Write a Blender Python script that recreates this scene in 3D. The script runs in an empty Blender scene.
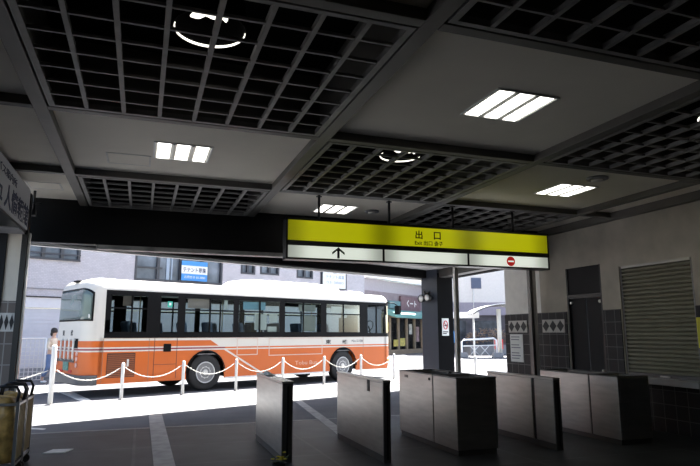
import bpy, bmesh, math, random
from mathutils import Vector, Matrix
random.seed(7)
scene = bpy.context.scene
COL = scene.collection
PI = math.pi
RA = math.radians

# ------------------------------------------------------------------ materials
def mat(name, col, rough=0.6, metal=0.0, var=0.0, scale=6.0, bump=0.0, bscale=None, emit=None, estr=0.0, spec=0.5, stretch=None, coat=0.0):
    m = bpy.data.materials.new(name); m.use_nodes = True
    nt = m.node_tree; b = nt.nodes['Principled BSDF']
    b.inputs['Base Color'].default_value = (*col, 1)
    b.inputs['Roughness'].default_value = rough
    b.inputs['Metallic'].default_value = metal
    b.inputs['Specular IOR Level'].default_value = spec
    b.inputs['Coat Weight'].default_value = coat
    tc = nt.nodes.new('ShaderNodeTexCoord'); mp = nt.nodes.new('ShaderNodeMapping')
    nt.links.new(tc.outputs['Object'], mp.inputs['Vector'])
    if stretch: mp.inputs['Scale'].default_value = stretch
    nz = nt.nodes.new('ShaderNodeTexNoise'); nz.inputs['Scale'].default_value = scale; nz.inputs['Detail'].default_value = 5
    nt.links.new(mp.outputs[0], nz.inputs['Vector'])
    mr = nt.nodes.new('ShaderNodeMapRange')
    v = max(var, 0.03)
    mr.inputs['From Min'].default_value = 0.3; mr.inputs['From Max'].default_value = 0.7
    mr.inputs['To Min'].default_value = 1 - v; mr.inputs['To Max'].default_value = 1 + v
    nt.links.new(nz.outputs['Fac'], mr.inputs['Value'])
    vm = nt.nodes.new('ShaderNodeVectorMath'); vm.operation = 'SCALE'
    vm.inputs[0].default_value = col
    nt.links.new(mr.outputs[0], vm.inputs['Scale'])
    nt.links.new(vm.outputs[0], b.inputs['Base Color'])
    if bump:
        bp = nt.nodes.new('ShaderNodeBump'); bp.inputs['Strength'].default_value = bump; bp.inputs['Distance'].default_value = 0.01
        if bscale:
            n2 = nt.nodes.new('ShaderNodeTexNoise'); n2.inputs['Scale'].default_value = bscale
            nt.links.new(mp.outputs[0], n2.inputs['Vector']); nt.links.new(n2.outputs['Fac'], bp.inputs['Height'])
        else:
            nt.links.new(nz.outputs['Fac'], bp.inputs['Height'])
        nt.links.new(bp.outputs[0], b.inputs['Normal'])
    if emit:
        b.inputs['Emission Color'].default_value = (*emit, 1); b.inputs['Emission Strength'].default_value = estr
    return m

def glass(name, tint=(0.8, 0.9, 0.88), gloss=0.12):
    m = bpy.data.materials.new(name); m.use_nodes = True
    nt = m.node_tree; nt.nodes.clear()
    o = nt.nodes.new('ShaderNodeOutputMaterial'); mx = nt.nodes.new('ShaderNodeMixShader')
    t = nt.nodes.new('ShaderNodeBsdfTransparent'); g = nt.nodes.new('ShaderNodeBsdfGlossy')
    t.inputs[0].default_value = (*tint, 1); g.inputs['Roughness'].default_value = 0.03
    lw = nt.nodes.new('ShaderNodeFresnel'); lw.inputs[0].default_value = 1.45
    mr = nt.nodes.new('ShaderNodeMath'); mr.operation = 'ADD'; mr.inputs[1].default_value = gloss; mr.use_clamp = True
    nt.links.new(lw.outputs[0], mr.inputs[0]); nt.links.new(mr.outputs[0], mx.inputs[0])
    nt.links.new(t.outputs[0], mx.inputs[1]); nt.links.new(g.outputs[0], mx.inputs[2]); nt.links.new(mx.outputs[0], o.inputs[0])
    return m

def tile_mat(name, col, grout, w, h, mortar=0.012, rough=0.3, axes='XZ', var=0.25, offset=0.0, mottle=0.06):
    """square or brick tiles on the plane given by axes, object coordinates in metres"""
    m = bpy.data.materials.new(name); m.use_nodes = True
    nt = m.node_tree; b = nt.nodes['Principled BSDF']; b.inputs['Roughness'].default_value = rough; b.inputs['Specular IOR Level'].default_value = 0.22
    tc = nt.nodes.new('ShaderNodeTexCoord'); sx = nt.nodes.new('ShaderNodeSeparateXYZ'); cx = nt.nodes.new('ShaderNodeCombineXYZ')
    nt.links.new(tc.outputs['Object'], sx.inputs[0])
    nt.links.new(sx.outputs[axes[0]], cx.inputs['X']); nt.links.new(sx.outputs[axes[1]], cx.inputs['Y'])
    bt = nt.nodes.new('ShaderNodeTexBrick'); bt.offset = offset
    bt.inputs['Scale'].default_value = 1.0; bt.inputs['Brick Width'].default_value = w; bt.inputs['Row Height'].default_value = h
    bt.inputs['Mortar Size'].default_value = mortar; bt.inputs['Mortar Smooth'].default_value = 0.1
    bt.inputs['Color1'].default_value = (*[c * (1 - var) for c in col], 1); bt.inputs['Color2'].default_value = (*[c * (1 + var) for c in col], 1)
    bt.inputs['Mortar'].default_value = (*grout, 1)
    nt.links.new(cx.outputs[0], bt.inputs['Vector'])
    nz = nt.nodes.new('ShaderNodeTexNoise'); nz.inputs['Scale'].default_value = 1.7; nz.inputs['Detail'].default_value = 6; nt.links.new(tc.outputs['Object'], nz.inputs['Vector'])
    mr = nt.nodes.new('ShaderNodeMapRange'); mr.inputs['From Min'].default_value = 0.3; mr.inputs['From Max'].default_value = 0.7; mr.inputs['To Min'].default_value = 1-mottle; mr.inputs['To Max'].default_value = 1+mottle
    nt.links.new(nz.outputs['Fac'], mr.inputs['Value'])
    vm = nt.nodes.new('ShaderNodeVectorMath'); vm.operation = 'SCALE'; nt.links.new(bt.outputs['Color'], vm.inputs[0]); nt.links.new(mr.outputs[0], vm.inputs['Scale'])
    nt.links.new(vm.outputs[0], b.inputs['Base Color'])
    bp = nt.nodes.new('ShaderNodeBump'); bp.inputs['Strength'].default_value = 0.3; bp.inputs['Distance'].default_value = 0.003; bp.invert = True
    nt.links.new(bt.outputs['Fac'], bp.inputs['Height']); nt.links.new(bp.outputs[0], b.inputs['Normal'])
    return m

# ------------------------------------------------------------------ mesh builder
class MB:
    def __init__(s): s.bm = bmesh.new()
    def quad(s, pts, mi=0):
        f = s.bm.faces.new([s.bm.verts.new(p) for p in pts]); f.material_index = mi; return f
    def box(s, x0, x1, y0, y1, z0, z1, mi=0):
        v = [s.bm.verts.new(p) for p in ((x0,y0,z0),(x1,y0,z0),(x1,y1,z0),(x0,y1,z0),(x0,y0,z1),(x1,y0,z1),(x1,y1,z1),(x0,y1,z1))]
        for q in ((0,3,2,1),(4,5,6,7),(0,1,5,4),(1,2,6,5),(2,3,7,6),(3,0,4,7)):
            f = s.bm.faces.new([v[i] for i in q]); f.material_index = mi
        return s
    def prism(s, poly, a, b, axis='z', mi=0):
        """poly: 2-D points; extruded from a to b along axis. x:(y,z) y:(x,z) z:(x,y)"""
        def P(p, t): return {'x': (t, p[0], p[1]), 'y': (p[0], t, p[1]), 'z': (p[0], p[1], t)}[axis]
        A = [s.bm.verts.new(P(p, a)) for p in poly]; B = [s.bm.verts.new(P(p, b)) for p in poly]
        fs = [s.bm.faces.new(A), s.bm.faces.new(B[::-1])]
        n = len(poly)
        for i in range(n): fs.append(s.bm.faces.new([A[i], B[i], B[(i+1) % n], A[(i+1) % n]]))
        for f in fs: f.material_index = mi
        return s
    def tube(s, pts, r, n=10, mi=0, closed=False):
        pts = [Vector(p) for p in pts]; rings = []
        N = len(pts)
        up = None
        for i, p in enumerate(pts):
            if closed: t = pts[(i+1) % N] - pts[i-1]
            else: t = pts[min(i+1, N-1)] - pts[max(i-1, 0)]
            t.normalize()
            if up is None or abs(up.dot(t)) > 0.95:
                up = Vector((0,0,1)) if abs(t.z) < 0.9 else Vector((1,0,0))
            a = t.cross(up).normalized(); b = a.cross(t).normalized(); up = b
            rr = r[i] if isinstance(r, (list, tuple)) else r
            rings.append([s.bm.verts.new(p + (a*math.cos(2*PI*k/n) + b*math.sin(2*PI*k/n))*rr) for k in range(n)])
        for i in range(N if closed else N-1):
            A, B = rings[i], rings[(i+1) % N]
            for k in range(n):
                f = s.bm.faces.new([A[k], A[(k+1) % n], B[(k+1) % n], B[k]]); f.material_index = mi; f.smooth = True
        if not closed:
            for R_, rev in ((rings[0], False), (rings[-1], True)):
                f = s.bm.faces.new(R_[::-1] if rev else R_); f.material_index = mi
        return s
    def lathe(s, prof, c=(0,0,0), axis='z', n=32, mi=0, smooth=True):
        """prof: list of (radius, height)"""
        c = Vector(c); rings = []
        for r, h in prof:
            ring = []
            for k in range(n):
                a = 2*PI*k/n; u, v = r*math.cos(a), r*math.sin(a)
                p = {'z': (u, v, h), 'y': (u, h, v), 'x': (h, u, v)}[axis]
                ring.append(s.bm.verts.new(c + Vector(p)))
            rings.append(ring)
        for A, B in zip(rings, rings[1:]):
            for k in range(n):
                f = s.bm.faces.new([A[k], A[(k+1) % n], B[(k+1) % n], B[k]]); f.material_index = mi; f.smooth = smooth
        for R_, rv in ((rings[0], 1), (rings[-1], 0)):
            if (R_[0].co - R_[n//2].co).length > 1e-5:
                f = s.bm.faces.new(R_[::-1] if rv else R_); f.material_index = mi
        return s
    def ball(s, c, r, mi=0, sc=(1,1,1), seg=16):
        m = Matrix.Translation(c) @ Matrix.Diagonal((*sc, 1))
        g = bmesh.ops.create_uvsphere(s.bm, u_segments=seg, v_segments=seg//2, radius=r, matrix=m)
        for v in g['verts']:
            for f in v.link_faces: f.material_index = mi; f.smooth = True
        return s
    def build(s, name, mats, parent=None, at=(0,0,0), rz=0.0, bevel=0.0, label=None, kind=None):
        bmesh.ops.recalc_face_normals(s.bm, faces=s.bm.faces)
        me = bpy.data.meshes.new(name); s.bm.to_mesh(me); s.bm.free()
        for m in (mats if isinstance(mats, (list, tuple)) else [mats]): me.materials.append(m)
        o = bpy.data.objects.new(name, me); COL.objects.link(o)
        o.parent = parent; o.location = at; o.rotation_euler = (0, 0, rz)
        if bevel:
            bv = o.modifiers.new('bevel', 'BEVEL'); bv.width = bevel; bv.segments = 2; bv.limit_method = 'ANGLE'; bv.angle_limit = RA(40)
        if label: o['label'] = label
        if kind: o['kind'] = kind
        return o

def box(x0, x1, y0, y1, z0, z1): return MB().box(x0, x1, y0, y1, z0, z1)
def tag(o, label=None, cat=None, group=None, kind=None):
    if label: o['label'] = label
    if cat: o['category'] = cat
    if group: o['group'] = group
    if kind: o['kind'] = kind
    return o
def empty(name, loc, rz=0.0):
    o = bpy.data.objects.new(name, None); COL.objects.link(o); o.location = loc; o.rotation_euler = (0, 0, rz); o.empty_display_size = 0.1
    return o
def kids(o): return [c for c in scene.objects if c.parent == o]
def dup(o, parent=None):
    c = o.copy(); COL.objects.link(c); c.parent = parent
    for ch in kids(o): dup(ch, c)
    return c
def struct(name, mb, m, **k): return mb.build(name, m, kind='structure', **k)

def text(name, body, m, parent, centre, width, height, rot=(PI/2, 0, 0), depth=0.004, label=None, bold=0.0):
    """solid lettering, scaled to fill width x height around centre"""
    cu = bpy.data.curves.new(name, 'FONT'); cu.body = body; cu.size = 1; cu.extrude = 0.5; cu.offset = bold; cu.resolution_u = 3
    t = bpy.data.objects.new(name + '_source', cu); COL.objects.link(t)
    dg = bpy.context.evaluated_depsgraph_get(); dg.update()
    me = bpy.data.meshes.new_from_object(t.evaluated_get(dg))
    bpy.data.objects.remove(t); bpy.data.curves.remove(cu)
    xs = [v.co.x for v in me.vertices]; ys = [v.co.y for v in me.vertices]
    if not xs: return None
    cx, cy = (min(xs)+max(xs))/2, (min(ys)+max(ys))/2; sx = width/(max(xs)-min(xs)); sy = height/(max(ys)-min(ys))
    for v in me.vertices: v.co = ((v.co.x-cx)*sx, (v.co.y-cy)*sy, v.co.z*depth)
    me.name = name; me.materials.clear(); me.materials.append(m)
    o = bpy.data.objects.new(name, me); COL.objects.link(o); o.parent = parent; o.location = centre; o.rotation_euler = rot
    if label: o['label'] = label
    return o

# road frame: origin at the bus's rear wheel, s along the street, t across it (away from the station)
RZ = RA(22.8)
RO = Vector((1.80, 17.42, 0))
DS = Vector((math.cos(RZ), math.sin(RZ), 0)); DT = Vector((-math.sin(RZ), math.cos(RZ), 0))
def rd(s, t, z=0.0): return RO + DS*s + DT*t + Vector((0, 0, z))

# ------------------------------------------------------------------ palette
M = {}
M['asphalt'] = mat('asphalt', (0.105, 0.108, 0.118), 0.9, var=0.14, scale=1.6, bump=0.4, bscale=160)
M['panel'] = mat('ceiling_board', (0.80, 0.755, 0.665), 0.85, var=0.05, scale=1.2)
M['beam'] = mat('beam_metal', (0.115, 0.108, 0.098), 0.5, var=0.1, scale=3)
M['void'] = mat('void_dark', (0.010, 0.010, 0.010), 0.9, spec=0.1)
M['voidwall'] = mat('void_concrete', (0.10, 0.095, 0.09), 0.9, var=0.2)
M['lattice'] = mat('lattice_metal', (0.20, 0.195, 0.19), 0.5, var=0.25, scale=5)
M['black'] = mat('black_paint', (0.012, 0.012, 0.013), 0.35, var=0.1)
M['matte'] = mat('matte_black', (0.004, 0.004, 0.0045), 0.8, var=0.1, spec=0.06)
M['fascia'] = mat('fascia_black', (0.006, 0.006, 0.0065), 0.4, spec=0.2, var=0.1, bump=0.1, scale=2)
M['lightbox'] = mat('white_reflector', (0.75, 0.75, 0.72), 0.4)
M['tube'] = mat('fluorescent_tube', (1, 1, 1), 0.5, emit=(1.0, 0.97, 0.88), estr=5)
M['ring'] = mat('ring_lamp', (1, 1, 1), 0.5, emit=(1.0, 0.95, 0.85), estr=1.8)
M['concrete'] = mat('right_wall_render', (0.43, 0.395, 0.335), 0.85, var=0.14, scale=2.2, bump=0.15)
M['steel'] = mat('stainless', (0.46, 0.448, 0.425), 0.34, 0.92, var=0.10, scale=3, stretch=(1, 1, 6))
M['steel_dark'] = mat('stainless_dark', (0.16, 0.155, 0.15), 0.4, 0.8, var=0.1)
M['chrome'] = mat('pole_steel', (0.72, 0.70, 0.665), 0.35, 0.25, var=0.06)
M['white'] = mat('white_paint', (0.80, 0.80, 0.79), 0.5, var=0.03)
M['offwhite'] = mat('white_worn', (0.66, 0.65, 0.62), 0.6, var=0.12, scale=9)
M['shutter'] = mat('shutter_olive', (0.185, 0.178, 0.130), 0.6, 0.0, var=0.08)
M['door'] = mat('door_dark', (0.009, 0.0095, 0.012), 0.6, 0.0, var=0.1, spec=0.25)
M['rubber'] = mat('rubber', (0.018, 0.018, 0.019), 0.75, var=0.15)
M['grey'] = mat('mid_grey', (0.25, 0.25, 0.26), 0.6, var=0.08)
M['pillar'] = mat('pillar_slate', (0.030, 0.036, 0.052), 0.45, var=0.12, scale=2)
M['paper'] = mat('paper', (0.78, 0.78, 0.76), 0.8)
M['red'] = mat('red_paint', (0.60, 0.025, 0.025), 0.4)
M['yellow'] = mat('yellow_sign', (0.62, 0.58, 0.02), 0.5)
M['blue'] = mat('sign_blue', (0.06, 0.28, 0.66), 0.5)
M['ink'] = mat('ink', (0.02, 0.02, 0.022), 0.6)
M['navy'] = mat('ink_navy', (0.03, 0.04, 0.09), 0.6)
M['glass'] = glass('window_glass', (0.55, 0.62, 0.61), -0.035)
M['glass_dark'] = glass('tinted_glass', (0.35, 0.45, 0.42), 0.10)

# ------------------------------------------------------------------ SETTING: ground
g = MB(); g.quad([(-60,-40,0),(140,-40,0),(140,160,0),(-60,160,0)])
struct('road', g, M['asphalt'], at=(0, 0, 0.0))
# station floor: dark worn slabs, a few mm above the asphalt
fm = tile_mat('floor_slabs', (0.031, 0.033, 0.036), (0.056, 0.058, 0.061), 2.4, 1.31, 0.02, 0.55, 'XY', 0.2, 0.0, 0.45)
f = box(-2.3, 8.25, -4.0, 10.95, -0.02, 0.004)
struct('floor', f, fm)
struct('trim_1', box(-2.3, 8.25, 10.9, 11.02, -0.02, 0.006), mat('threshold', (0.11, 0.108, 0.105), 0.5, var=0.2))
struct('floor_strip', box(0.24, 0.49, 2.0, 14.0, -0.01, 0.009), mat('pale_floor_strip', (0.30, 0.295, 0.285), 0.6, var=0.25, scale=5))
m = MB(); m.prism([(3.02, 9.0), (3.21, 9.0), (3.76, 14.4), (3.57, 14.4)], 0.002, 0.009); struct('road_marking', m, mat('worn_marking', (0.30, 0.30, 0.30), 0.7, var=0.3, scale=6))
m = MB(); m.prism([(-2.1, 18.5), (-1.75, 18.55), (-1.02, 15.75), (-1.22, 15.6)], 0.001, 0.006); struct('road_marking', m, M['offwhite'])
m = MB(); m.prism([(-1.75, 11.55), (-1.45, 11.35), (-1.42, 11.45), (-1.72, 11.68)], 0.001, 0.006); struct('road_marking', m, M['offwhite'])

# ------------------------------------------------------------------ SETTING: ceiling
XB = [(-1.08, -0.95), (1.72, 1.85), (4.50, 4.63), (7.30, 7.43)]
YB = [(0.75, 0.86), (3.31, 3.41), (5.88, 5.98), (8.40, 8.50)]
ZB, ZP, ZT = 3.70, 3.79, 4.40
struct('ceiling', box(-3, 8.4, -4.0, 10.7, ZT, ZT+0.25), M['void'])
for a, b in XB: struct('ceiling_beam', box(a, b, -4, 10.55, ZB, ZT), M['beam'], bevel=0.006)
for a, b in YB:
    xs = [-1.9] + [v for p in XB for v in p] + [8.3]
    for x0, x1 in zip(xs[0::2], xs[1::2]): struct('ceiling_beam', box(x0, x1, a, b, ZB, ZT), M['beam'], bevel=0.006)
struct('ceiling_beam', box(8.06, 8.2, -4, 12.08, 3.66, ZT), M['beam'])
cols = [(-1.9, -1.08), (-0.95, 1.72), (1.85, 4.50), (4.63, 7.30), (7.43, 8.06)]
rows = [(-4, 0.75), (0.86, 3.31), (3.41, 5.88), (5.98, 8.40), (8.50, 10.55)]
solid = {(0,0),(0,1),(0,2),(0,3),(0,4),(1,1),(1,3),(2,2),(2,4),(3,1),(3,3),(4,0),(4,1),(4,2),(4,3),(4,4),(1,0),(2,0),(3,0)}
for i, (x0, x1) in enumerate(cols):
    for j, (y0, y1) in enumerate(rows):
        if (i, j) in solid: struct('ceiling_panel', box(x0, x1, y0, y1, ZP, ZP+0.04), M['panel'])
# lattice grilles hung between the beams
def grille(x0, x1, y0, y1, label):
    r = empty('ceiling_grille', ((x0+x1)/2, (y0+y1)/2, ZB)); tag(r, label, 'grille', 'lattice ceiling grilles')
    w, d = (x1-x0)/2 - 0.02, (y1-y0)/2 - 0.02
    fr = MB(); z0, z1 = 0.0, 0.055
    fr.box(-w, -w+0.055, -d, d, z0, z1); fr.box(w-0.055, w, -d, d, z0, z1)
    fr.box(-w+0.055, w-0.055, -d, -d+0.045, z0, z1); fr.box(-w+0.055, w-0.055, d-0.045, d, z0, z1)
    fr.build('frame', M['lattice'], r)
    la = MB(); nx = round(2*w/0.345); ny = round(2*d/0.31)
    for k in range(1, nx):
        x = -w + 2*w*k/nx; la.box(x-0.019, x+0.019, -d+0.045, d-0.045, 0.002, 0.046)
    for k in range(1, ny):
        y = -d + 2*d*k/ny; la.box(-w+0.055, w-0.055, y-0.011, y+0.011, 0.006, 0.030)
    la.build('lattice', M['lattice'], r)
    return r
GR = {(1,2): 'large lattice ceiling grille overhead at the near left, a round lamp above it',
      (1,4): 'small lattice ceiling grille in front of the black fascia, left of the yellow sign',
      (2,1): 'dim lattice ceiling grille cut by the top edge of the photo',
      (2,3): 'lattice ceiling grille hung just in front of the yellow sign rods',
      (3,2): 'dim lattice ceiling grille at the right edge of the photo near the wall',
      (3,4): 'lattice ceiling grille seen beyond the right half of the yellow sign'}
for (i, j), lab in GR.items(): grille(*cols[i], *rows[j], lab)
# ring lamps above the grilles
def ring_lamp(x, y, label):
    r = empty('ceiling_lamp', (x, y, 3.95)); tag(r, label, 'lamp', 'round lamps above the ceiling grilles')
    h = MB(); h.lathe([(0.20, 0.30), (0.27, 0.28), (0.285, 0.02), (0.275, 0.02), (0.26, 0.26), (0.0, 0.27)], n=40); h.build('housing', M['matte'], r)
    t = MB(); t.tube([(0.272*math.cos(a), 0.272*math.sin(a), 0.012) for a in [RA(-8+196*k/40) for k in range(41)]], [0.004+0.007*math.sin(PI*k/40) for k in range(41)], 8); t.build('bright_rim', M['ring'], r)
    b = MB(); b.tube([(0.245*math.cos(a), 0.245*math.sin(a), 0.004) for a in [RA(228+66*k/12) for k in range(13)]], [0.008+0.022*abs(math.sin(2.3*k/12*PI)) for k in range(13)], 8); b.build('lamp_tube', M['ring'], r)
    MB().tube([(0, 0, 0.29), (0, 0, 0.47)], 0.02, 8).build('stem', M['steel_dark'], r)
    return r
for (i, j), lab in {(1,2): 'round lamp glowing above the large near left ceiling grille', (1,4): 'round lamp above the small grille by the black fascia',
                    (2,3): 'round lamp above the grille in front of the yellow sign', (3,2): 'round lamp above the grille at the right edge',
                    (3,4): 'round lamp above the grille beyond the right half of the yellow sign'}.items():
    x = sum(cols[i])/2; y = sum(rows[j])/2 - 0.22; ring_lamp(x, y, lab)
# fluorescent troffers
def troffer(x, y, label):
    r = empty('ceiling_light', (x, y, ZP)); tag(r, label, 'ceiling light', 'square fluorescent ceiling lights')
    w = 0.34
    fr = MB()
    for a in ((-w, w, -w, -w+0.02), (-w, w, w-0.02, w), (-w, -w+0.02, -w+0.02, w-0.02), (w-0.02, w, -w+0.02, w-0.02)): fr.box(*a, -0.012, 0.0)
    fr.build('frame', M['white'], r)
    rf = MB()
    rf.box(-w+0.02, w-0.02, -w+0.02, w-0.02, -0.003, -0.001); rf.build('reflector', M['lightbox'], r)
    for k in range(3):
        cx = -0.22 + 0.22*k
        t = MB(); t.box(cx-0.072, cx+0.072, -w+0.03, w-0.03, -0.010, -0.004); t.build('lamp_tube', M['tube'], r)
    for k in range(2):
        cx = -0.11 + 0.22*k
        t = MB(); t.prism([(cx-0.035, -0.004), (cx+0.035, -0.004), (cx, -0.02)], -w+0.03, w-0.03, 'y'); t.build('louver', M['lightbox'], r)
    return r
troffer(0.36, 7.22, 'square fluorescent ceiling light left of the yellow sign, above the bus roof')
troffer(3.27, 4.62, 'square fluorescent ceiling light largest and nearest, above the middle of the hall')
troffer(6.10, 7.25, 'square fluorescent ceiling light over the right end of the yellow sign')
troffer(3.16, 9.78, 'square fluorescent ceiling light directly behind the first sign rod')
# access hatches and detectors on the panels
def hatch(x0, x1, y0, y1, label):
    r = empty('ceiling_hatch', ((x0+x1)/2, (y0+y1)/2, ZP)); tag(r, label, 'hatch')
    w, d = (x1-x0)/2, (y1-y0)/2
    f = MB()
    for a in ((-w, w, -d, -d+0.02), (-w, w, d-0.02, d), (-w, -w+0.02, -d+0.02, d-0.02), (w-0.02, w, -d+0.02, d-0.02)): f.box(*a, -0.006, 0)
    f.build('frame', M['offwhite'], r); box(-w+0.024, w-0.024, -d+0.024, d-0.024, -0.004, -0.001).build('lid', M['panel'], r)
hatch(-0.53, 0.0, 7.52, 8.0, 'flat access hatch in the ceiling panel left of the first fluorescent light')
hatch(-1.72, -1.25, 9.4, 9.85, 'pale access hatch in the small ceiling panel above the left signboard')
def detector(x, y, r_, label):
    e = empty('smoke_detector', (x, y, ZP)); tag(e, label, 'detector')
    MB().lathe([(r_, 0), (r_, -0.02), (r_*0.86, -0.028)], n=28).build('base_plate', M['grey'], e)
    MB().lathe([(r_*0.6, -0.028), (r_*0.55, -0.042), (r_*0.2, -0.045)], n=24).build('sensor', M['offwhite'], e)
detector(6.05, 6.51, 0.15, 'round grey detector on the ceiling panel beside the right fluorescent light')
detector(3.85, 9.73, 0.13, 'round grey detector on the ceiling panel between the first two sign rods')

# ------------------------------------------------------------------ SETTING: walls, fascia, canopy
struct('fascia_beam', box(-3, 8.3, 10.55, 10.75, 3.06, ZT+0.25), M['fascia'])
struct('trim_2', box(-0.78, 8.15, 10.56, 10.74, 2.99, 3.06), mat('fascia_strip', (0.35, 0.35, 0.35), 0.4, 0.5, var=0.4, scale=3))
# canopy between the fascia and the street edge
m = MB()
P0, P1 = rd(-8.5, -3.4), rd(6.3, -3.4)
m.prism([(-5, 10.75), (8.75, 10.75), (8.75, 16.3), (P1.x, P1.y), (P0.x, P0.y)], 3.52, 4.6)
struct('canopy_slab', m, mat('soffit_grey', (0.36, 0.36, 0.355), 0.6, var=0.12))
b = box(-9.5, 6.3, -0.2, 0.0, 3.28, 3.9); struct('canopy_beam', b, M['matte'], at=rd(0, -3.3), rz=RZ)
b = box(-9.5, 6.35, 0.0, 0.10, 3.225, 4.2); struct('trim_3', b, M['white'], at=rd(0, -3.3), rz=RZ)
struct('canopy_beam', box(8.5, 8.8, 12.08, 16.25, 3.28, 3.62), mat('beam_brown', (0.05, 0.048, 0.045), 0.5))
struct('canopy_beam', box(9.7, 9.95, 11.0, 17.5, 3.42, 3.8), M['matte'])
struct('trim_4', box(8.8, 9.6, 12.4, 16.3, 3.52, 3.58), M['offwhite'])

# right wall: shell with door and shutter openings
WX = 8.2
w = MB()
w.box(WX, WX+0.2, 9.90, 10.75, 0, ZT); w.box(WX, WX+0.2, 8.92, 9.90, 2.90, ZT); w.box(WX, WX+0.2, 8.46, 8.92, 0, ZT)
w.box(WX, WX+0.2, 6.93, 8.46, 2.80, ZT); w.box(WX, WX+0.2, 6.93, 8.46, 0, 0.86); w.box(WX, WX+0.2, -4, 6.93, 0, ZT)
wall_right = struct('wall_right', w, M['concrete'])
box(WX, WX+0.2, 10.75, 12.08, 0, ZT).build('outer_pier', mat('pier_pale', (0.80, 0.785, 0.745), 0.85, var=0.05), wall_right)  # paler tone than the wall it continues
wt = tile_mat('dark_wall_tile', (0.020, 0.020, 0.023), (0.13, 0.13, 0.13), 0.233, 0.225, 0.007, 0.5, 'YZ', 0.15)
t = MB()
t.box(WX-0.02, WX, 9.92, 12.10, 0, 2.03); t.box(WX-0.02, WX, 8.48, 8.90, 0, 2.03); t.box(WX-0.02, WX, 6.93, 8.48, 0, 0.80); t.box(WX-0.02, WX, -4, 6.93, 0, 2.03)
t.build('tiled_wainscot', wt, wall_right)
t = MB(); 
t.box(WX-0.035, WX-0.021, 11.24, 11.94, 1.61, 1.88, 0); t.box(WX-0.035, WX-0.021, 9.99, 10.69, 1.61, 1.88, 0)
for c0 in (11.24, 9.99):
    for k in range(3):
        c = c0 + 0.117 + 0.233*k
        t.prism([(c-0.108, 1.745), (c, 1.63), (c+0.108, 1.745), (c, 1.86)], WX-0.039, WX-0.0355, 'x', 1)
t.build('diamond_tiles', [mat('pale_tile', (0.50, 0.49, 0.46), 0.4, var=0.1), M['ink']], wall_right)
struct('wall_back', box(-2.3, 8.4, -4.2, -4.0, 0, ZT), M['concrete'])  # unseen end wall, added to keep the hall dark
# the ceiling and canopy slabs keep the sun off the hall
# dark double door in the right wall
d = empty('door_1', (WX, 9.41, 0)); d['kind'] = 'structure'
MB().box(0.02, 0.08, -0.47, 0.47, 2.36, 2.90).build('transom_panel', M['door'], d, bevel=0.005)
MB().box(0.0, 0.10, -0.49, -0.45, 0, 2.90).box(0.0, 0.10, 0.45, 0.49, 0, 2.90).box(0.0, 0.10, -0.45, 0.45, 2.28, 2.36).build('door_frame', M['black'], d)
for s in (-1, 1):
    lf = MB().box(0.05, 0.09, min(s*0.012, s*0.445), max(s*0.012, s*0.445), 0.02, 2.28).build('door_leaf', M['door'], d, bevel=0.005)
    MB().lathe([(0.03, 0), (0.035, -0.03), (0.02, -0.05)], (0.05, s*0.40, 2.20), 'x', 14).build('latch', M['chrome'], lf)
MB().lathe([(0.022, 0), (0.028, -0.04), (0.012, -0.055)], (0.05, -0.37, 0.90), 'x', 14).build('door_handle', M['chrome'], d)
# roller shutter over the counter
r = empty('roller_shutter', (WX+0.06, 7.70, 0.92)); tag(r, 'closed olive roller shutter of horizontal slats in the right wall', 'shutter')
c = MB(); n = 26
prof = []
for k in range(n):
    z = 1.84*k/n; hh = 1.84/n
    prof += [(0.0, z), (-0.034, z+hh*0.16), (-0.034, z+hh*0.58), (-0.004, z+hh*0.96)]
prof += [(0.0, 1.84), (0.03, 1.84), (0.03, 0)]
poly = prof
A = [c.bm.verts.new((p[0], -0.72, p[1])) for p in poly]; B = [c.bm.verts.new((p[0], 0.72, p[1])) for p in poly]
for i in range(len(poly)): c.bm.faces.new([A[i], A[(i+1) % len(poly)], B[(i+1) % len(poly)], B[i]])
c.build('curtain', M['shutter'], r)
for y in (-0.76, 0.72): MB().box(-0.04, 0.05, y, y+0.04, 0, 1.87).build('guide_rail', M['steel_dark'], r)
MB().box(-0.045, 0.05, -0.72, 0.72, 1.84, 1.88).build('head_rail', M['steel'], r)
MB().box(-0.05, 0.05, -0.72, 0.72, -0.055, 0.0).build('bottom_bar', M['steel_dark'], r)
MB().box(-0.075, -0.05, -0.16, 0.02, -0.045, -0.02).build('lock_handle', M['chrome'], r)
# counter ledge under the shutter
r = empty('counter_ledge', (WX-0.02, 7.69, 0.77)); tag(r, 'long pale counter ledge below the olive roller shutter', 'counter')
MB().box(-0.24, 0.0, -0.9, 0.9, 0.0, 0.10).build('counter_top', mat('ledge_face', (0.42, 0.42, 0.44), 0.45, var=0.08), r, bevel=0.008)
MB().box(-0.25, -0.241, -0.9, 0.9, 0.085, 0.102).build('edge_strip', M['steel'], r)
# yellow poster and white notice on the right wall
p = MB(); p.box(-0.012, 0, -0.30, 0.30, 0, 0.47); o = p.build('poster', M['yellow'], at=(WX-0.021, 6.625, 1.37)); tag(o, 'yellow poster on dark tiles right of the roller shutter', 'poster')
r = empty('wall_notice', (WX-0.021, 11.67, 0.95)); tag(r, 'narrow white notice sheet on the tiles beside the steel pole', 'notice')
box(-0.008, 0, -0.24, 0.24, 0, 0.62).build('sheet', M['paper'], r)
t = MB()
for k in range(9):
    z = 0.56 - 0.06*k; ws = random.uniform(0.09, 0.2)
    if k in (2, 5): continue
    t.box(-0.010, -0.008, -ws, 0.2, z-0.011, z+0.011)
t.build('printed_lines', mat('print_grey', (0.25, 0.25, 0.28), 0.7), r)

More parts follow.
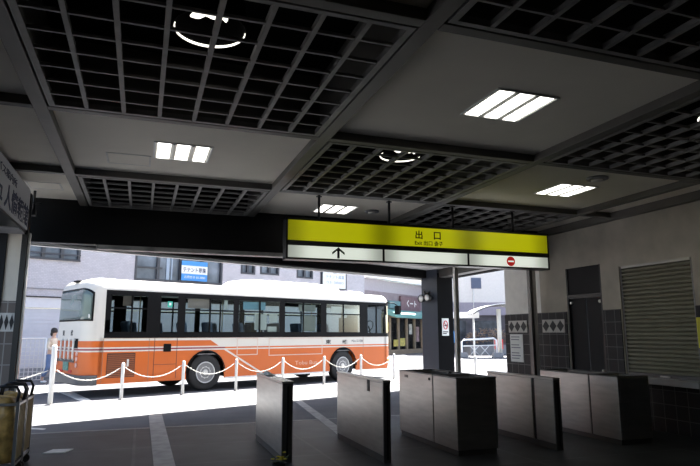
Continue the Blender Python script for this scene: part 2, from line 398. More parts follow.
# left wall: recess, end pier, signboard
wall_left = struct('wall_left', box(-2.3, -1.95, -4, 9.52, 3.68, ZT), M['door'])
box(-2.3, -1.95, -4, 5.2, 0, 3.68).build('daylight_stop', M['concrete'], wall_left)  # unseen wall added to narrow the left opening and cut its daylight
pt = tile_mat('brown_pier_tile', (0.17, 0.145, 0.13), (0.34, 0.32, 0.30), 0.30, 0.29, 0.008, 0.45, 'XZ', 0.1)
pier = struct('wall_left_pier', box(-2.3, -1.70, 9.52, 10.2, 0, 3.06), mat('cream_render', (0.80, 0.74, 0.64), 0.8, var=0.06))
MB().box(-1.89, -1.70, 9.50, 9.52, 0, 2.05).build('tiled_wainscot', pt, pier)
MB().box(-2.3, -1.89, 9.49, 9.52, 0, 3.05).build('dark_face', M['door'], pier)
t = MB(); t.box(-1.885, -1.70, 9.487, 9.499, 1.62, 1.88, 0)
for k in range(3):
    c = -1.86 + 0.065*k; t.prism([(c-0.028, 1.75), (c, 1.64), (c+0.028, 1.75), (c, 1.86)], 9.483, 9.4865, 'y', 1)
t.build('diamond_tiles', [M['offwhite'], M['ink']], pier)
o = box(-2.02, -1.885, 9.475, 9.488, 1.36, 1.70).build('wall_notice', M['paper'], at=(0, 0, 0)); tag(o, 'small white paper on the tiled pier above the hand carts', 'notice')
struct('trim_5', box(-1.695, -1.625, 9.46, 9.60, 0, 3.62), M['black'])
struct('trim_6', box(-1.62, -1.595, 9.5, 9.58, 0, 3.04), M['chrome'])
# signboard over the recess
r = empty('wall_signboard', (-1.63, 7.4, 3.05)); tag(r, 'large white signboard with dark characters high on the left wall', 'sign')
MB().box(-0.60, -0.02, -2.4, 2.05, -0.02, 0.63).build('casing', M['black'], r)
MB().box(-0.02, 0.0, -2.35, 2.02, 0.015, 0.60).build('face', mat('sign_face', (0.52, 0.54, 0.57), 0.4), r)
MB().box(-0.58, -0.03, 1.55, 2.03, -0.045, -0.021).build('underside', M['grey'], r)
text('lettering', '人情報館', M['navy'], r, (0.003, 1.20, 0.20), 1.55, 0.30, (PI/2, 0, PI/2), bold=0.02)
text('lettering', 'ュ', M['navy'], r, (0.003, 0.20, 0.17), 0.22, 0.17, (PI/2, 0, PI/2), bold=0.02)
text('lettering', 'バス案内所', M['navy'], r, (0.003, 0.50, 0.46), 1.1, 0.11, (PI/2, 0, PI/2))
# small camera on a bracket beside the signboard
r = empty('security_camera', (-1.68, 10.05, 3.46)); tag(r, 'small dark security camera bracket under the ceiling beside the left signboard', 'camera')
MB().box(-0.09, 0.09, -0.03, 0.03, 0.12, 0.145).build('mount', M['black'], r); MB().tube([(0.0, 0, 0.33), (0.0, 0, 0.02)], 0.02).build('arm', M['black'], r)
MB().box(-0.045, 0.045, -0.08, 0.05, -0.07, 0.02).build('camera_body', M['black'], r, bevel=0.008)

# pillar at the street corner
PW = 0.63
pil = struct('pillar', box(0, PW+0.1, 0, PW, 0, 3.55), M['pillar'], at=rd(5.54, -3.92), rz=RZ, bevel=0.01)
MB().box(-0.012, PW+0.112, -0.012, PW+0.012, 0, 0.12).build('base_trim', M['black'], pil)
MB().box(0.0, PW+0.1, -0.012, -0.001, 0.13, 3.4).build('dark_face', M['matte'], pil)  # shaded face toward the hall, its shade painted as a near-black sheet
r = empty('loudspeaker', rd(5.54, -3.55, 2.64), RZ); tag(r, 'black double floodlight fixed high on the slate pillar', 'floodlight')
MB().box(-0.03, -0.001, -0.07, 0.07, -0.06, 0.22).build('mount', M['black'], r)
for yy, zz in ((-0.12, 0.02), (0.12, 0.0)):
    hd = MB().lathe([(0.05, 0.16), (0.10, 0.10), (0.12, -0.04), (0.11, -0.04), (0.08, 0.02), (0, 0.03)], (-0.16, yy, zz), 'x', 20).build('lamp_head', M['black'], r)
    MB().lathe([(0.10, -0.03), (0.06, -0.045), (0, -0.05)], (-0.16, yy, zz), 'x', 18).build('lens', M['chrome'], hd)
MB().tube([(-0.02, 0, 0.16), (-0.15, 0, 0.16), (-0.17, 0.0, 0.24)], 0.03).build('bracket', M['black'], r)
r.name = 'floodlight'
r = empty('pillar_notice', rd(5.86, -3.935, 1.52), RZ); tag(r, 'white notice with a red ring symbol on the dark pillar face', 'notice')
MB().box(-0.16, 0.16, -0.012, 0, 0, 0.52).build('sheet', M['paper'], r)
MB().tube([(0.095*math.cos(a), -0.016, 0.32+0.12*math.sin(a)) for a in [2*PI*k/24 for k in range(24)]], 0.014, 6, closed=True).tube([(-0.065, -0.016, 0.40), (0.065, -0.016, 0.24)], 0.012, 6).build('red_symbol', M['red'], r)
MB().tube([(-0.05, -0.014, 0.30), (0.07, -0.014, 0.32)], 0.018, 6).box(-0.12, 0.12, -0.014, -0.012, 0.10, 0.13).box(-0.12, 0.05, -0.014, -0.012, 0.05, 0.08).build('printed_lines', M['ink'], r)

# shutter guide poles on the threshold line
def pole(x, y, label, dark):
    r = empty('steel_pole', (x, y, 0)); tag(r, label, 'pole')
    MB().box(-0.043, 0.043, -0.043, 0.043, 0.004, 2.96).build('shaft', M['chrome'], r, bevel=0.012)
    if dark: MB().box(-0.12, -0.052, -0.05, 0.05, 0.004, 2.96).build('guide_channel', M['steel_dark'], r)
    MB().box(-0.08, 0.08, -0.08, 0.08, 0.004, 0.02).build('foot_plate', M['steel_dark'], r)
pole(6.04, 10.62, 'slim steel pole right of the slate pillar, behind the middle cabinet', False)
pole(7.93, 10.62, 'steel pole with black channel in front of the tiled right wall', True)

# ------------------------------------------------------------------ hanging sign
r = empty('hanging_sign', (4.315, 8.45, 2.69)); tag(r, 'long hanging yellow exit sign with white arrow strip below', 'sign')
def emis(name, col, strength):
    """back-lit acrylic: tubes behind it make it brighter along three stretches"""
    m = bpy.data.materials.new(name); m.use_nodes = True; nt = m.node_tree; b = nt.nodes['Principled BSDF']
    b.inputs['Base Color'].default_value = (*[c*0.6 for c in col], 1); b.inputs['Roughness'].default_value = 0.35
    b.inputs['Emission Color'].default_value = (*col, 1)
    tc = nt.nodes.new('ShaderNodeTexCoord'); sx = nt.nodes.new('ShaderNodeSeparateXYZ'); nt.links.new(tc.outputs['Object'], sx.inputs[0])
    mo = nt.nodes.new('ShaderNodeMath'); mo.operation = 'PINGPONG'; mo.inputs[1].default_value = 0.775
    ad = nt.nodes.new('ShaderNodeMath'); ad.operation = 'ADD'; ad.inputs[1].default_value = 2.33+7.75
    nt.links.new(sx.outputs[0], ad.inputs[0]); nt.links.new(ad.outputs[0], mo.inputs[0])
    mr = nt.nodes.new('ShaderNodeMapRange'); mr.interpolation_type = 'SMOOTHSTEP'
    mr.inputs['From Max'].default_value = 0.42; mr.inputs['To Min'].default_value = strength*0.42; mr.inputs['To Max'].default_value = strength
    nt.links.new(mo.outputs[0], mr.inputs['Value']); nt.links.new(mr.outputs[0], b.inputs['Emission Strength'])
    return m
YE = emis('backlit_yellow', (0.57, 0.575, 0.004), 0.62); WH = emis('backlit_white', (0.76, 0.82, 0.72), 0.88)
HW = 2.34
MB().box(-HW, HW, 0, 0.22, 0.225, 0.625).box(-HW-0.01, HW+0.01, -0.012, 0.22, 0.592, 0.63).box(-HW, HW, -0.012, 0.22, 0.215, 0.282).box(-HW-0.01, -HW+0.015, -0.012, 0.22, 0.215, 0.63).box(HW-0.015, HW+0.01, -0.012, 0.22, 0.215, 0.63).build('upper_frame', M['black'], r)
MB().box(-HW, HW, 0.0, 0.2, 0.0, 0.2).box(-HW-0.01, HW+0.01, -0.012, 0.2, -0.005, 0.022).box(-HW-0.01, HW+0.01, -0.012, 0.2, 0.205, 0.214).box(-HW-0.01, -HW+0.02, -0.012, 0.2, 0.0, 0.21).box(HW-0.02, HW+0.01, -0.012, 0.2, 0.0, 0.21).box(-0.80, -0.765, -0.012, 0.1, 0.0, 0.21).box(0.72, 0.755, -0.012, 0.1, 0.0, 0.21).build('lower_frame', M['black'], r)
MB().box(-HW+0.015, HW-0.015, -0.006, 0.0, 0.282, 0.592).build('yellow_panel', YE, r)
for x0, x1 in ((-HW+0.02, -0.80), (-0.765, 0.72), (0.755, HW-0.02)): MB().box(x0, x1, -0.006, 0, 0.022, 0.205).build('white_panel', WH, r)
for x in (2.5, 3.68, 4.84, 6.02):
    x -= 4.315
    MB().tube([(x, 0.1, 0.62), (x, 0.1, 1.02)], 0.02, 10).lathe([(0.045, 0.995), (0.045, 1.01)], (x, 0.1, 0), 'z', 14).build('rod', M['black'], r)
MB().box(-1.549, -1.511, -0.012, -0.007, 0.032, 0.185).prism([(-1.63, 0.125), (-1.53, 0.203), (-1.43, 0.125), (-1.43, 0.088), (-1.53, 0.166), (-1.63, 0.088)], -0.012, -0.007, 'y').build('arrow', M['ink'], r)
text('lettering', '出', M['ink'], r, (-0.16, -0.009, 0.475), 0.125, 0.135, bold=0.02); text('lettering', '口', M['ink'], r, (0.17, -0.009, 0.475), 0.125, 0.125, bold=0.02)
text('lettering', 'Exit 出口 출구', M['ink'], r, (0.015, -0.009, 0.345), 0.50, 0.078, bold=0.012)
MB().lathe([(0.082, -0.007), (0.082, -0.013)], (1.56, 0, 0.112), 'y', 28).build('no_entry_disc', mat('no_entry_red', (0.60, 0.02, 0.02), 0.4, emit=(0.6, 0.02, 0.02), estr=0.4), r)
MB().box(1.505, 1.615, -0.016, -0.013, 0.10, 0.124).build('no_entry_bar', WH, r)

# ------------------------------------------------------------------ ticket barriers
def barrier(x0, x1, y0, y1, h, label, slot=None, joint=None):
    r = empty('ticket_barrier', ((x0+x1)/2, (y0+y1)/2, 0.004)); tag(r, label, 'barrier', 'thin stainless barrier panels')
    a, b = (x1-x0)/2, (y1-y0)/2
    if joint is None: MB().box(-a, a, -b+0.02, b, 0.08, h-0.03).build('side_panel', M['steel'], r, bevel=0.012)
    else:
        j = joint - (y0+y1)/2
        MB().box(-a, a, j+0.03, b, 0.08, h-0.03).build('side_panel', M['steel'], r, bevel=0.012)
        MB().box(-a, a, -b+0.02, j-0.03, 0.08, h-0.03).build('side_panel', M['steel'], r, bevel=0.012)
        MB().box(-a+0.015, a-0.015, j-0.03, j+0.03, 0.08, h-0.03).build('joint', M['black'], r)
    MB().box(-a+0.008, a-0.008, -b+0.03, b-0.01, 0, 0.08).build('plinth', M['steel_dark'], r)
    MB().box(-a-0.006, a+0.006, -b, b+0.006, h-0.03, h).build('cap', M['steel'], r, bevel=0.006)
    MB().box(-a+0.002, a-0.002, -b, -b+0.018, 0.0, h-0.03).build('end_plate', M['steel_dark'], r)
    MB().box(-0.012, 0.012, -b-0.012, -b, 0.04, h-0.06).build('end_strip', M['black'], r)
    if slot:
        y, z = slot; y -= (y0+y1)/2
        MB().box(-a-0.006, -a, y-0.045, y+0.045, z-0.075, z+0.075).build('slot_plate', M['ink'], r)
        MB().box(-a-0.009, -a-0.006, y-0.015, y+0.015, z-0.055, z+0.02).build('card_slot', M['black'], r)
    return r
b1 = barrier(1.735, 1.875, 7.50, 9.28, 0.99, 'thin stainless barrier panel furthest left, beside the yellow flowers')
b2 = barrier(2.94, 3.04, 7.08, 8.96, 1.00, 'thin stainless barrier panel with a black slot near its top', slot=(7.60, 0.90))
b3 = barrier(5.50, 5.61, 7.03, 8.72, 0.972, 'thin stainless barrier panel with a dark vertical joint, right of the middle cabinet', joint=7.50)
o = MB(); 
for k in range(5): o.tube([(random.uniform(-0.05, 0.05), 0.1*k-0.2, 0.0+0.01), (random.uniform(-0.05, 0.05), 0.1*k-0.16, 0.022)], 0.018, 6)
o.prism([(-0.06, -0.25), (0.05, -0.28), (0.065, 0.2), (-0.04, 0.26)], 0.0, 0.008)
o = o.build('top_reflection', M['paper'], at=(1.80, 8.75, 1.005)); tag(o, 'solid pale wrapper lying on top of the furthest left barrier', 'reflection')  # pale solid put on the cap to imitate a reflection
# wide units with open tray tops
def unit(name, x0, x1, y0, y1, ysplit, h, label, plate):
    r = empty(name, ((x0+x1)/2, (y0+y1)/2, 0.004)); tag(r, label, 'steel cabinet', 'wide stainless gate cabinets')
    a = (x1-x0)/2; yc = (y0+y1)/2
    for (p, q, nm) in ((y0, ysplit-0.012, 'front_module'), (ysplit+0.012, y1, 'rear_module')):
        p -= yc; q -= yc; w = 0.035
        m = MB(); m.box(-a, -a+w, p, q, 0.07, h); m.box(a-w, a, p, q, 0.07, h); m.box(-a+w, a-w, p, p+w, 0.07, h); m.box(-a+w, a-w, q-w, q, 0.07, h); m.box(-a+w, a-w, p+w, q-w, 0.07, 0.74)
        md = m.build(nm, M['steel'], r, bevel=0.008)
        t = MB(); t.box(-a+w+0.004, a-w-0.004, p+w+0.004, q-w-0.004, 0.741, 0.76).build('tray_floor', M['black'], md)
        t = MB(); t.box(-a-0.006, -a+w+0.005, p, q, h, h+0.012); t.box(a-w-0.005, a+0.006, p, q, h, h+0.012); t.box(-a+w+0.005, a-w-0.005, p, p+w+0.005, h, h+0.012); t.box(-a+w+0.005, a-w-0.005, q-w-0.005, q, h, h+0.012)
        t.build('rim', M['steel_dark'], md)
    MB().box(-a+0.02, a-0.02, y0-yc+0.02, y1-yc-0.02, 0, 0.07).build('plinth', M['steel_dark'], r)
    MB().box(-a+0.01, a-0.01, ysplit-yc-0.012, ysplit-yc+0.012, 0.07, h-0.01).build('seam', M['black'], r)
    if plate:
        MB().lathe([(0.02, 0), (0.02, -0.012)], (-a, ysplit-yc+0.10, h-0.06), 'x', 14).build('lock', M['ink'], r)
        MB().box(-a-0.006, -a-0.0005, y1-yc-0.34, y1-yc-0.22, h-0.09, h-0.05).build('name_plate', M['steel_dark'], r)
        MB().tube([(0.05, ysplit-yc+0.16, h-0.02), (0.07, ysplit-yc+0.16, h+0.03)], 0.03, 8).build('knob', M['black'], r)
    return r
unit('gate_cabinet', 4.01, 4.63, 7.12, 8.98, 7.80, 0.995, 'wide stainless gate cabinet with open tray top in the middle of the row', True)
unit('gate_cabinet', 6.63, 7.22, 7.03, 8.82, 7.62, 0.955, 'wide stainless gate cabinet furthest right, below the roller shutter', False)

# pot of yellow flowers by the left barrier
r = empty('flower_pot', (1.62, 7.12, 0.004)); tag(r, 'low pot of yellow flowers at the foot of the left barrier', 'plant')
MB().lathe([(0.06, 0), (0.085, 0.085), (0.09, 0.09), (0.075, 0.088), (0.06, 0.06), (0, 0.055)], n=24).build('pot', M['rubber'], r)
lf = MB(); fl = MB()
for k in range(26):
    a = random.uniform(0, 2*PI); q = random.uniform(0.02, 0.12); z = random.uniform(0.09, 0.16); p = Vector((q*math.cos(a), q*math.sin(a), z))
    u = Vector((math.cos(a), math.sin(a), random.uniform(-0.2, 0.6)))*0.045; v = Vector((-math.sin(a), math.cos(a), 0))*0.016
    lf.quad([p-u*0.4, p+v, p+u, p-v])
for k in range(11):
    a = random.uniform(0, 2*PI); q = random.uniform(0.02, 0.13); z = random.uniform(0.13, 0.19); c = Vector((q*math.cos(a), q*math.sin(a), z))
    for j in range(5):
        b_ = 2*PI*j/5; fl.ball(c + Vector((0.014*math.cos(b_), 0.014*math.sin(b_), 0)), 0.011, sc=(1, 1, 0.5), seg=8)
lf.build('leaves', mat('leaf', (0.05, 0.09, 0.02), 0.6, var=0.2), r); fl.build('blossoms', mat('petal_yellow', (0.55, 0.45, 0.02), 0.6), r)
# pale sheet on the floor
o = MB(); o.prism([(-0.17, -0.10), (0.10, -0.14), (0.19, 0.10), (-0.07, 0.14)], 0, 0.012); o = o.build('floor_sheet', M['offwhite'], at=(-0.98, 9.22, 0.005)); tag(o, 'pale flat sheet lying on the dark floor at the lower left', 'sheet')

# ------------------------------------------------------------------ hand carts at the left
cm = mat('tarpaulin_brown', (0.36, 0.215, 0.06), 0.3, var=0.6, scale=9, bump=0.8, bscale=14)
def cart(x, y, label):
    r = empty('hand_cart', (x, y, 0.004)); tag(r, label, 'cart', 'folded hand carts by the left wall')
    W, D, H = 0.27, 0.22, 0.83
    m = MB()
    for sx in (-1, 1):
        m.box(sx*W-0.016, sx*W+0.016, -D-0.016, -D+0.016, 0.10, H); m.box(sx*W-0.016, sx*W+0.016, D-0.016, D+0.016, 0.10, H)
    for z in (0.14, H-0.03):
        m.box(-W, W, -D-0.012, -D+0.012, z-0.014, z+0.014); m.box(-W, W, D-0.012, D+0.012, z-0.014, z+0.014)
        m.box(-W-0.012, -W+0.012, -D, D, z-0.014, z+0.014); m.box(W-0.012, W+0.012, -D, D, z-0.014, z+0.014)
    m.build('frame', M['steel_dark'], r)
    b = MB(); n = 44; rings = []
    for z, k in ((0.16, 0.90), (0.30, 0.96), (0.5, 0.97), (0.68, 0.99), (0.80, 0.95), (0.86, 0.80)):
        ring = []
        for i in range(n):
            a = 2*PI*i/n; c, s_ = math.cos(a), math.sin(a); rr = (abs(c)**6 + abs(s_)**6)**(-1/6)
            wob = 1 + 0.035*math.sin(9*a + 5*z) + 0.02*math.sin(17*a - 9*z)
            ring.append(b.bm.verts.new((W*k*rr*c*wob*0.96, D*k*rr*s_*wob*0.96, z + 0.02*math.sin(5*a)*(z > 0.75))))
        rings.append(ring)
    for A, B in zip(rings, rings[1:]):
        for i in range(n):
            f = b.bm.faces.new([A[i], A[(i+1) % n], B[(i+1) % n], B[i]]); f.smooth = True
    b.bm.faces.new(rings[0][::-1]); b.bm.faces.new(rings[-1])
    b.build('cover', cm, r)
    s_ = MB()
    for k in range(5): s_.box(W*0.985, W*0.985+0.014, -D*0.85+k*D*0.41-0.011, -D*0.85+k*D*0.41+0.011, 0.18, 0.78)
    s_.build('strap', mat('strap_tan', (0.46, 0.38, 0.22), 0.6), r)
    for sy in (-1, 1):
        h = MB(); h.tube([(W-0.02, sy*D*0.92, 0.80), (W+0.0, sy*D*0.92, 0.93), (W-0.03, sy*D*0.90, 0.99), (W-0.20, sy*D*0.88, 1.0), (W-0.26, sy*D*0.88, 0.96), (W-0.28, sy*D*0.88, 0.80)], 0.017, 8)
        h.build('handle', M['black'], r)
    for sx in (-1, 1):
        for sy in (-1, 1):
            wq = MB(); wq.lathe([(0.03, -0.016), (0.05, -0.016), (0.05, 0.016), (0.03, 0.016)], (sx*(W-0.02), sy*(D-0.02), 0.05), 'y', 18); wq.box(sx*(W-0.02)-0.02, sx*(W-0.02)+0.02, sy*(D-0.02)-0.024, sy*(D-0.02)+0.024, 0.055, 0.11)
            wq.build('caster', M['rubber'], r)
    return r
cart(-1.53, 8.45, 'brown covered hand cart with black handles, standing nearer the tiled pier')
cart(-1.53, 7.93, 'brown covered hand cart in front of the other one, cut by the left edge')

# ------------------------------------------------------------------ chain fence between posts
pm = mat('post_white', (0.74, 0.73, 0.70), 0.5, var=0.06)
def post(s, h, rad, label, world=None):
    r = empty('chain_post', world or rd(s, -0.69)); tag(r, label, 'post', 'white chain posts along the bus lane')
    MB().lathe([(rad, 0), (rad, h-0.03), (rad*0.8, h-0.008), (rad*0.3, h)], n=18).build('shaft', pm, r)
    MB().lathe([(rad*1.7, 0.0), (rad*1.7, 0.012), (rad*1.05, 0.018)], n=18).build('base_plate', M['steel_dark'], r)
    MB().tube([(rad*1.0, 0, h-0.12), (rad*1.5, 0, h-0.13), (rad*1.0, 0, h-0.15)], 0.008, 6).build('hook', M['steel_dark'], r)
    return r
S0 = -4.24
where = ['tall white chain post at the far left, in front of the person', 'white chain post in front of the side grille at the rear of the bus', 'white chain post just left of the rear bus wheel',
         'white chain post just right of the rear bus wheel', 'white chain post below the middle bus windows', 'white chain post left of the front bus wheel',
         'white chain post right of the front bus wheel', 'white chain post at the front end of the bus']
for k in range(8):
    post(S0 + 1.605*k, 1.33 if k == 0 else 0.88, 0.055 if k == 0 else 0.04, where[k])
post(0, 0.9, 0.04, 'white chain post standing in the sun behind the right barrier', world=(9.83, 15.62+0.6, 0))
chm = mat('chain_white', (0.70, 0.68, 0.62), 0.5, var=0.1)
def chain(a, b, sag, label):
    a, b = Vector(a), Vector(b); n = max(16, int((b-a).length/0.055)); mid = (a+b)/2; r = MB()
    P = [a.lerp(b, i/n) - Vector((0, 0, sag*(1-(2*i/n-1)**2))) for i in range(n+1)]
    for i in range(n):
        p, q = P[i]-mid, P[i+1]-mid; t = (q-p); L = t.length; t.normalize(); sd = Vector((0, 0, 1)).cross(t).normalized(); up = t.cross(sd)
        o = sd if i % 2 else up
        pts = []
        for k in range(8):
            ang = 2*PI*k/8; pts.append((p+q)/2 + t*(math.cos(ang)*L*0.62) + o*(math.sin(ang)*0.011))
        r.tube(pts, 0.0055, 5, closed=True)
    c = r.build('barrier_chain', chm, at=mid); tag(c, label, 'chain', 'white chains between the lane posts')
names = ['white chain slung across the rear bus corner from the tall post', 'white chain slung past the rear side grille of the bus', 'white chain slung across the rear bus wheel',
         'white chain slung below the diagonal stripe on the bus', 'white chain slung below the white panel on the bus side', 'white chain slung across the front bus wheel', 'white chain slung past the front corner of the bus']
for k in range(7):
    a = rd(S0 + 1.605*k + (0.09 if k == 0 else 0.065), -0.69, 0.76); b = rd(S0 + 1.605*(k+1) - 0.065, -0.69, 0.76)
    chain(a, b, 0.26, names[k])
chain(rd(S0-3.2, -0.69, 0.62), rd(S0-0.10, -0.69, 0.76), 0.25, 'white chain running left from the tall post toward the left wall')

# ------------------------------------------------------------------ the bus
def bus_paint():
    m = bpy.data.materials.new('bus_paint'); m.use_nodes = True; nt = m.node_tree; b = nt.nodes['Principled BSDF']
    b.inputs['Roughness'].default_value = 0.42; b.inputs['Coat Weight'].default_value = 0.05
    N, Lk = nt.nodes.new, nt.links.new
    tc = N('ShaderNodeTexCoord'); sx = N('ShaderNodeSeparateXYZ'); Lk(tc.outputs['Object'], sx.inputs[0])
    def mth(op, a, bb):
        n = N('ShaderNodeMath'); n.operation = op
        for i, v in enumerate((a, bb)):
            if isinstance(v, (int, float)): n.inputs[i].default_value = v
            else: Lk(v, n.inputs[i])
        return n.outputs[0]
    X, Z = sx.outputs[0], sx.outputs[2]
    def band(z0, z1): return mth('MULTIPLY', mth('GREATER_THAN', Z, z0), mth('LESS_THAN', Z, z1))
    def mix(base, col, fac):
        n = N('ShaderNodeMix'); n.data_type = 'RGBA'
        Lk(fac, n.inputs['Factor']); 
        if isinstance(base, tuple): n.inputs['A'].default_value = (*base, 1)
        else: Lk(base, n.inputs['A'])
        n.inputs['B'].default_value = (*col, 1)
        return n.outputs['Result']
    white = (0.68, 0.64, 0.575); orange = (0.62, 0.132, 0.020); maroon = (0.26, 0.035, 0.05)
    c = mix(white, orange, mth('LESS_THAN', Z, 1.125))
    rear = mth('LESS_THAN', mth('ADD', X, mth('MULTIPLY', Z, 1.65)), 2.43)   # upper orange block ends on a slant behind the rear wheel
    c = mix(c, orange, mth('MULTIPLY', band(1.24, 1.40), rear))
    c = mix(c, maroon, band(1.163, 1.205))
    c = mix(c, orange, mth('MULTIPLY', band(1.163, 1.205), mth('GREATER_THAN', X, 0.6)))
    # slanting white line running down behind the rear wheel arch
    d = mth('ABSOLUTE', mth('SUBTRACT', mth('ADD', Z, mth('MULTIPLY', X, 0.56)), 1.465), 0)
    c = mix(c, white, mth('MULTIPLY', mth('MULTIPLY', mth('LESS_THAN', d, 0.028), mth('GREATER_THAN', X, 0.55)), mth('LESS_THAN', Z, 1.15)))
    # faint dirt
    nz = N('ShaderNodeTexNoise'); nz.inputs['Scale'].default_value = 2.0; Lk(tc.outputs['Object'], nz.inputs['Vector'])
    hv = N('ShaderNodeHueSaturation'); Lk(c, hv.inputs['Color'])
    mr = N('ShaderNodeMapRange'); mr.inputs['To Min'].default_value = 0.94; mr.inputs['To Max'].default_value = 1.04; Lk(nz.outputs['Fac'], mr.inputs['Value']); Lk(mr.outputs[0], hv.inputs['Value'])
    Lk(hv.outputs[0], b.inputs['Base Color'])
    return m
BP = bus_paint()
BK = mat('bus_black_band', (0.006, 0.006, 0.0065), 0.5, var=0.05, spec=0.12)
bus = empty('bus', RO, RZ); tag(bus, 'white and orange city bus parked at the kerb', 'bus')
SR, SF, BW = -3.38, 7.58, 2.42
ZT0 = 0.33
def outline(inset, k_rear=0.38, k_front=0.26):
    """plan outline: list of (s,t), near side first with breaks at the window edges"""
    x0, x1, y0, y1 = SR+inset, SF-inset, inset, BW-inset
    rr, rf = max(0.05, k_rear-inset*0.3), max(0.05, k_front-inset*0.3)
    br = [-2.90, -1.80, -1.42, -0.93, -0.70, 0.84, 1.03, 2.52, 2.73, 4.20, 4.45, 5.98, 6.38, 7.22]
    pts = []
    def arc(cx, cy, r, a0, a1, n=6): return [(cx + r*math.cos(RA(a0+(a1-a0)*i/n)), cy + r*math.sin(RA(a0+(a1-a0)*i/n))) for i in range(n+1)]
    near = [(b_, y0) for b_ in br]; far = [(b_, y1) for b_ in br[::-1]]
    return arc(x0+rr, y0+rr, rr, 180, 270) + near + arc(x1-rf, y0+rf, rf, 270, 360) + arc(x1-rf, y1-rf, rf, 0, 90) + far + arc(x0+rr, y1-rr, rr, 90, 180)
levels = [(ZT0, 0.03), (0.55, 0.0), (1.47, 0.0), (1.60, 0.0), (2.60, 0.012), (2.70, 0.02), (2.78, 0.03), (2.90, 0.085), (2.97, 0.17), (3.0, 0.32)]
m = MB(); rings = []
for z, ins in levels:
    rings.append([m.bm.verts.new((p[0], p[1], z)) for p in outline(ins)])
n = len(rings[0]); A1 = 7; NB = 14
openings_near = {A1+0, A1+2, A1+4, A1+6, A1+8, A1+10, A1+12}          # glazed bays (segment starts)
off_far = A1 + NB + 14
openings_far = {off_far + i for i in range(NB-1) if (NB-2-i) % 2 == 0}
glass_quads = {}
for L_ in range(len(levels)-1):
    for i in range(n):
        j = (i+1) % n
        near = A1 <= i < A1+NB-1; far = off_far <= i < off_far+NB-1
        q = [rings[L_][i], rings[L_][j], rings[L_+1][j], rings[L_+1][i]]
        zlo = levels[L_][0]
        if L_ < 2 and (near or far): continue                              # lower flanks are separate panels with wheel arches
        if L_ == 3 and (i in openings_near or i in openings_far): 
            glass_quads[i] = [v.co.copy() for v in q]; continue
        if L_ == 3 and A1+NB <= i < A1+NB+13 and not (near or far):         # windscreen
            glass_quads[i] = [v.co.copy() for v in q]; continue
        band = (1.46 < zlo < 2.65) and (near or far or i == A1+NB-1 or i == off_far-1)
        front = 1.46 < zlo < 2.65 and A1+NB-1 <= i < off_far
        f = m.bm.faces.new(q); f.material_index = 1 if (band or front) else 0
        f.smooth = L_ >= 5 or not (near or far)
m.bm.faces.new(rings[-1])
body = m.build('body', [BP, BK], bus)
# lower flanks with real wheel arches
def flank(t0, t1):
    poly = [(SR+0.38, ZT0), (SR+0.38, 1.47), (7.32, 1.47), (7.32, ZT0)]
    pts = [(SR+0.38, 1.475), (SR+0.38, ZT0)]
    for c in (0.0, 5.2):
        for k in range(0, 19):
            a = PI - PI*k/18; x = c + 0.60*math.cos(a); z = 0.50 + 0.60*math.sin(a)
            if k == 0: pts.append((x, ZT0))
            pts.append((x, z))
            if k == 18: pts.append((x, ZT0))
    pts += [(7.33, ZT0), (7.33, 1.475)]
    mm = MB(); mm.prism(pts, t0, t1, 'y'); return mm
flank(0.0, 0.04).build('side_panel', BP, bus); flank(BW-0.04, BW).build('side_panel', BP, bus)
# window panes, one per bay
for i, q in glass_quads.items():
    g_ = MB(); g_.quad(q); g_.build('window_pane' if (i in openings_near or i in openings_far) else 'windscreen', M['glass'], bus)
# window frames and sliding rails
bays = [(-2.78, -1.80), (-0.70, 0.84), (1.03, 2.52), (2.73, 4.20), (4.45, 5.98)]
for t in (0.012, BW-0.012):
    for x0, x1 in bays:
        fm_ = MB(); y0, y1 = t-0.022, t+0.022
        fm_.box(x0, x1, y0, y1, 2.22, 2.26); fm_.box((x0+x1)/2-0.018, (x0+x1)/2+0.018, y0, y1, 1.60, 2.60) if x1-x0 > 1.2 else fm_.box(x0+0.55, x0+0.58, y0, y1, 1.60, 2.60)
        fm_.box(x0, x1, y0, y1, 1.60, 1.63); fm_.box(x0, x1, y0, y1, 2.57, 2.60)
        fm_.build('window_frame', BK, bus)
MB().box(6.80, 6.84, -0.01, 0.03, 1.60, 2.60).build('window_frame', BK, bus)
MB().box(-2.90, -2.76, 0.004, 0.03, 1.60, 2.60).build('window_pillar', BK, bus)
# emergency door outline, handle and green mark
MB().box(-1.42, -0.93, -0.006, 0.03, 2.22, 2.26).build('window_frame', BK, bus)
MB().box(-1.56, -1.545, -0.004, 0.001, 0.40, 1.46).box(-0.915, -0.90, -0.004, 0.001, 0.40, 1.46).box(-1.545, -0.915, -0.004, 0.001, 0.76, 0.772).build('door_seam', mat('seam_dark', (0.10, 0.04, 0.03), 0.6), bus)
MB().box(-1.30, -1.08, -0.012, 0.0, 1.10, 1.31).build('door_handle', BK, bus, bevel=0.02)
em = MB().box(-1.24, -1.10, -0.006, 0.0, 2.30, 2.46).build('exit_mark', mat('exit_green', (0.03, 0.42, 0.30), 0.5), bus)
MB().box(-1.20, -1.14, -0.009, -0.006, 2.35, 2.42).build('white_symbol', M['paper'], em)
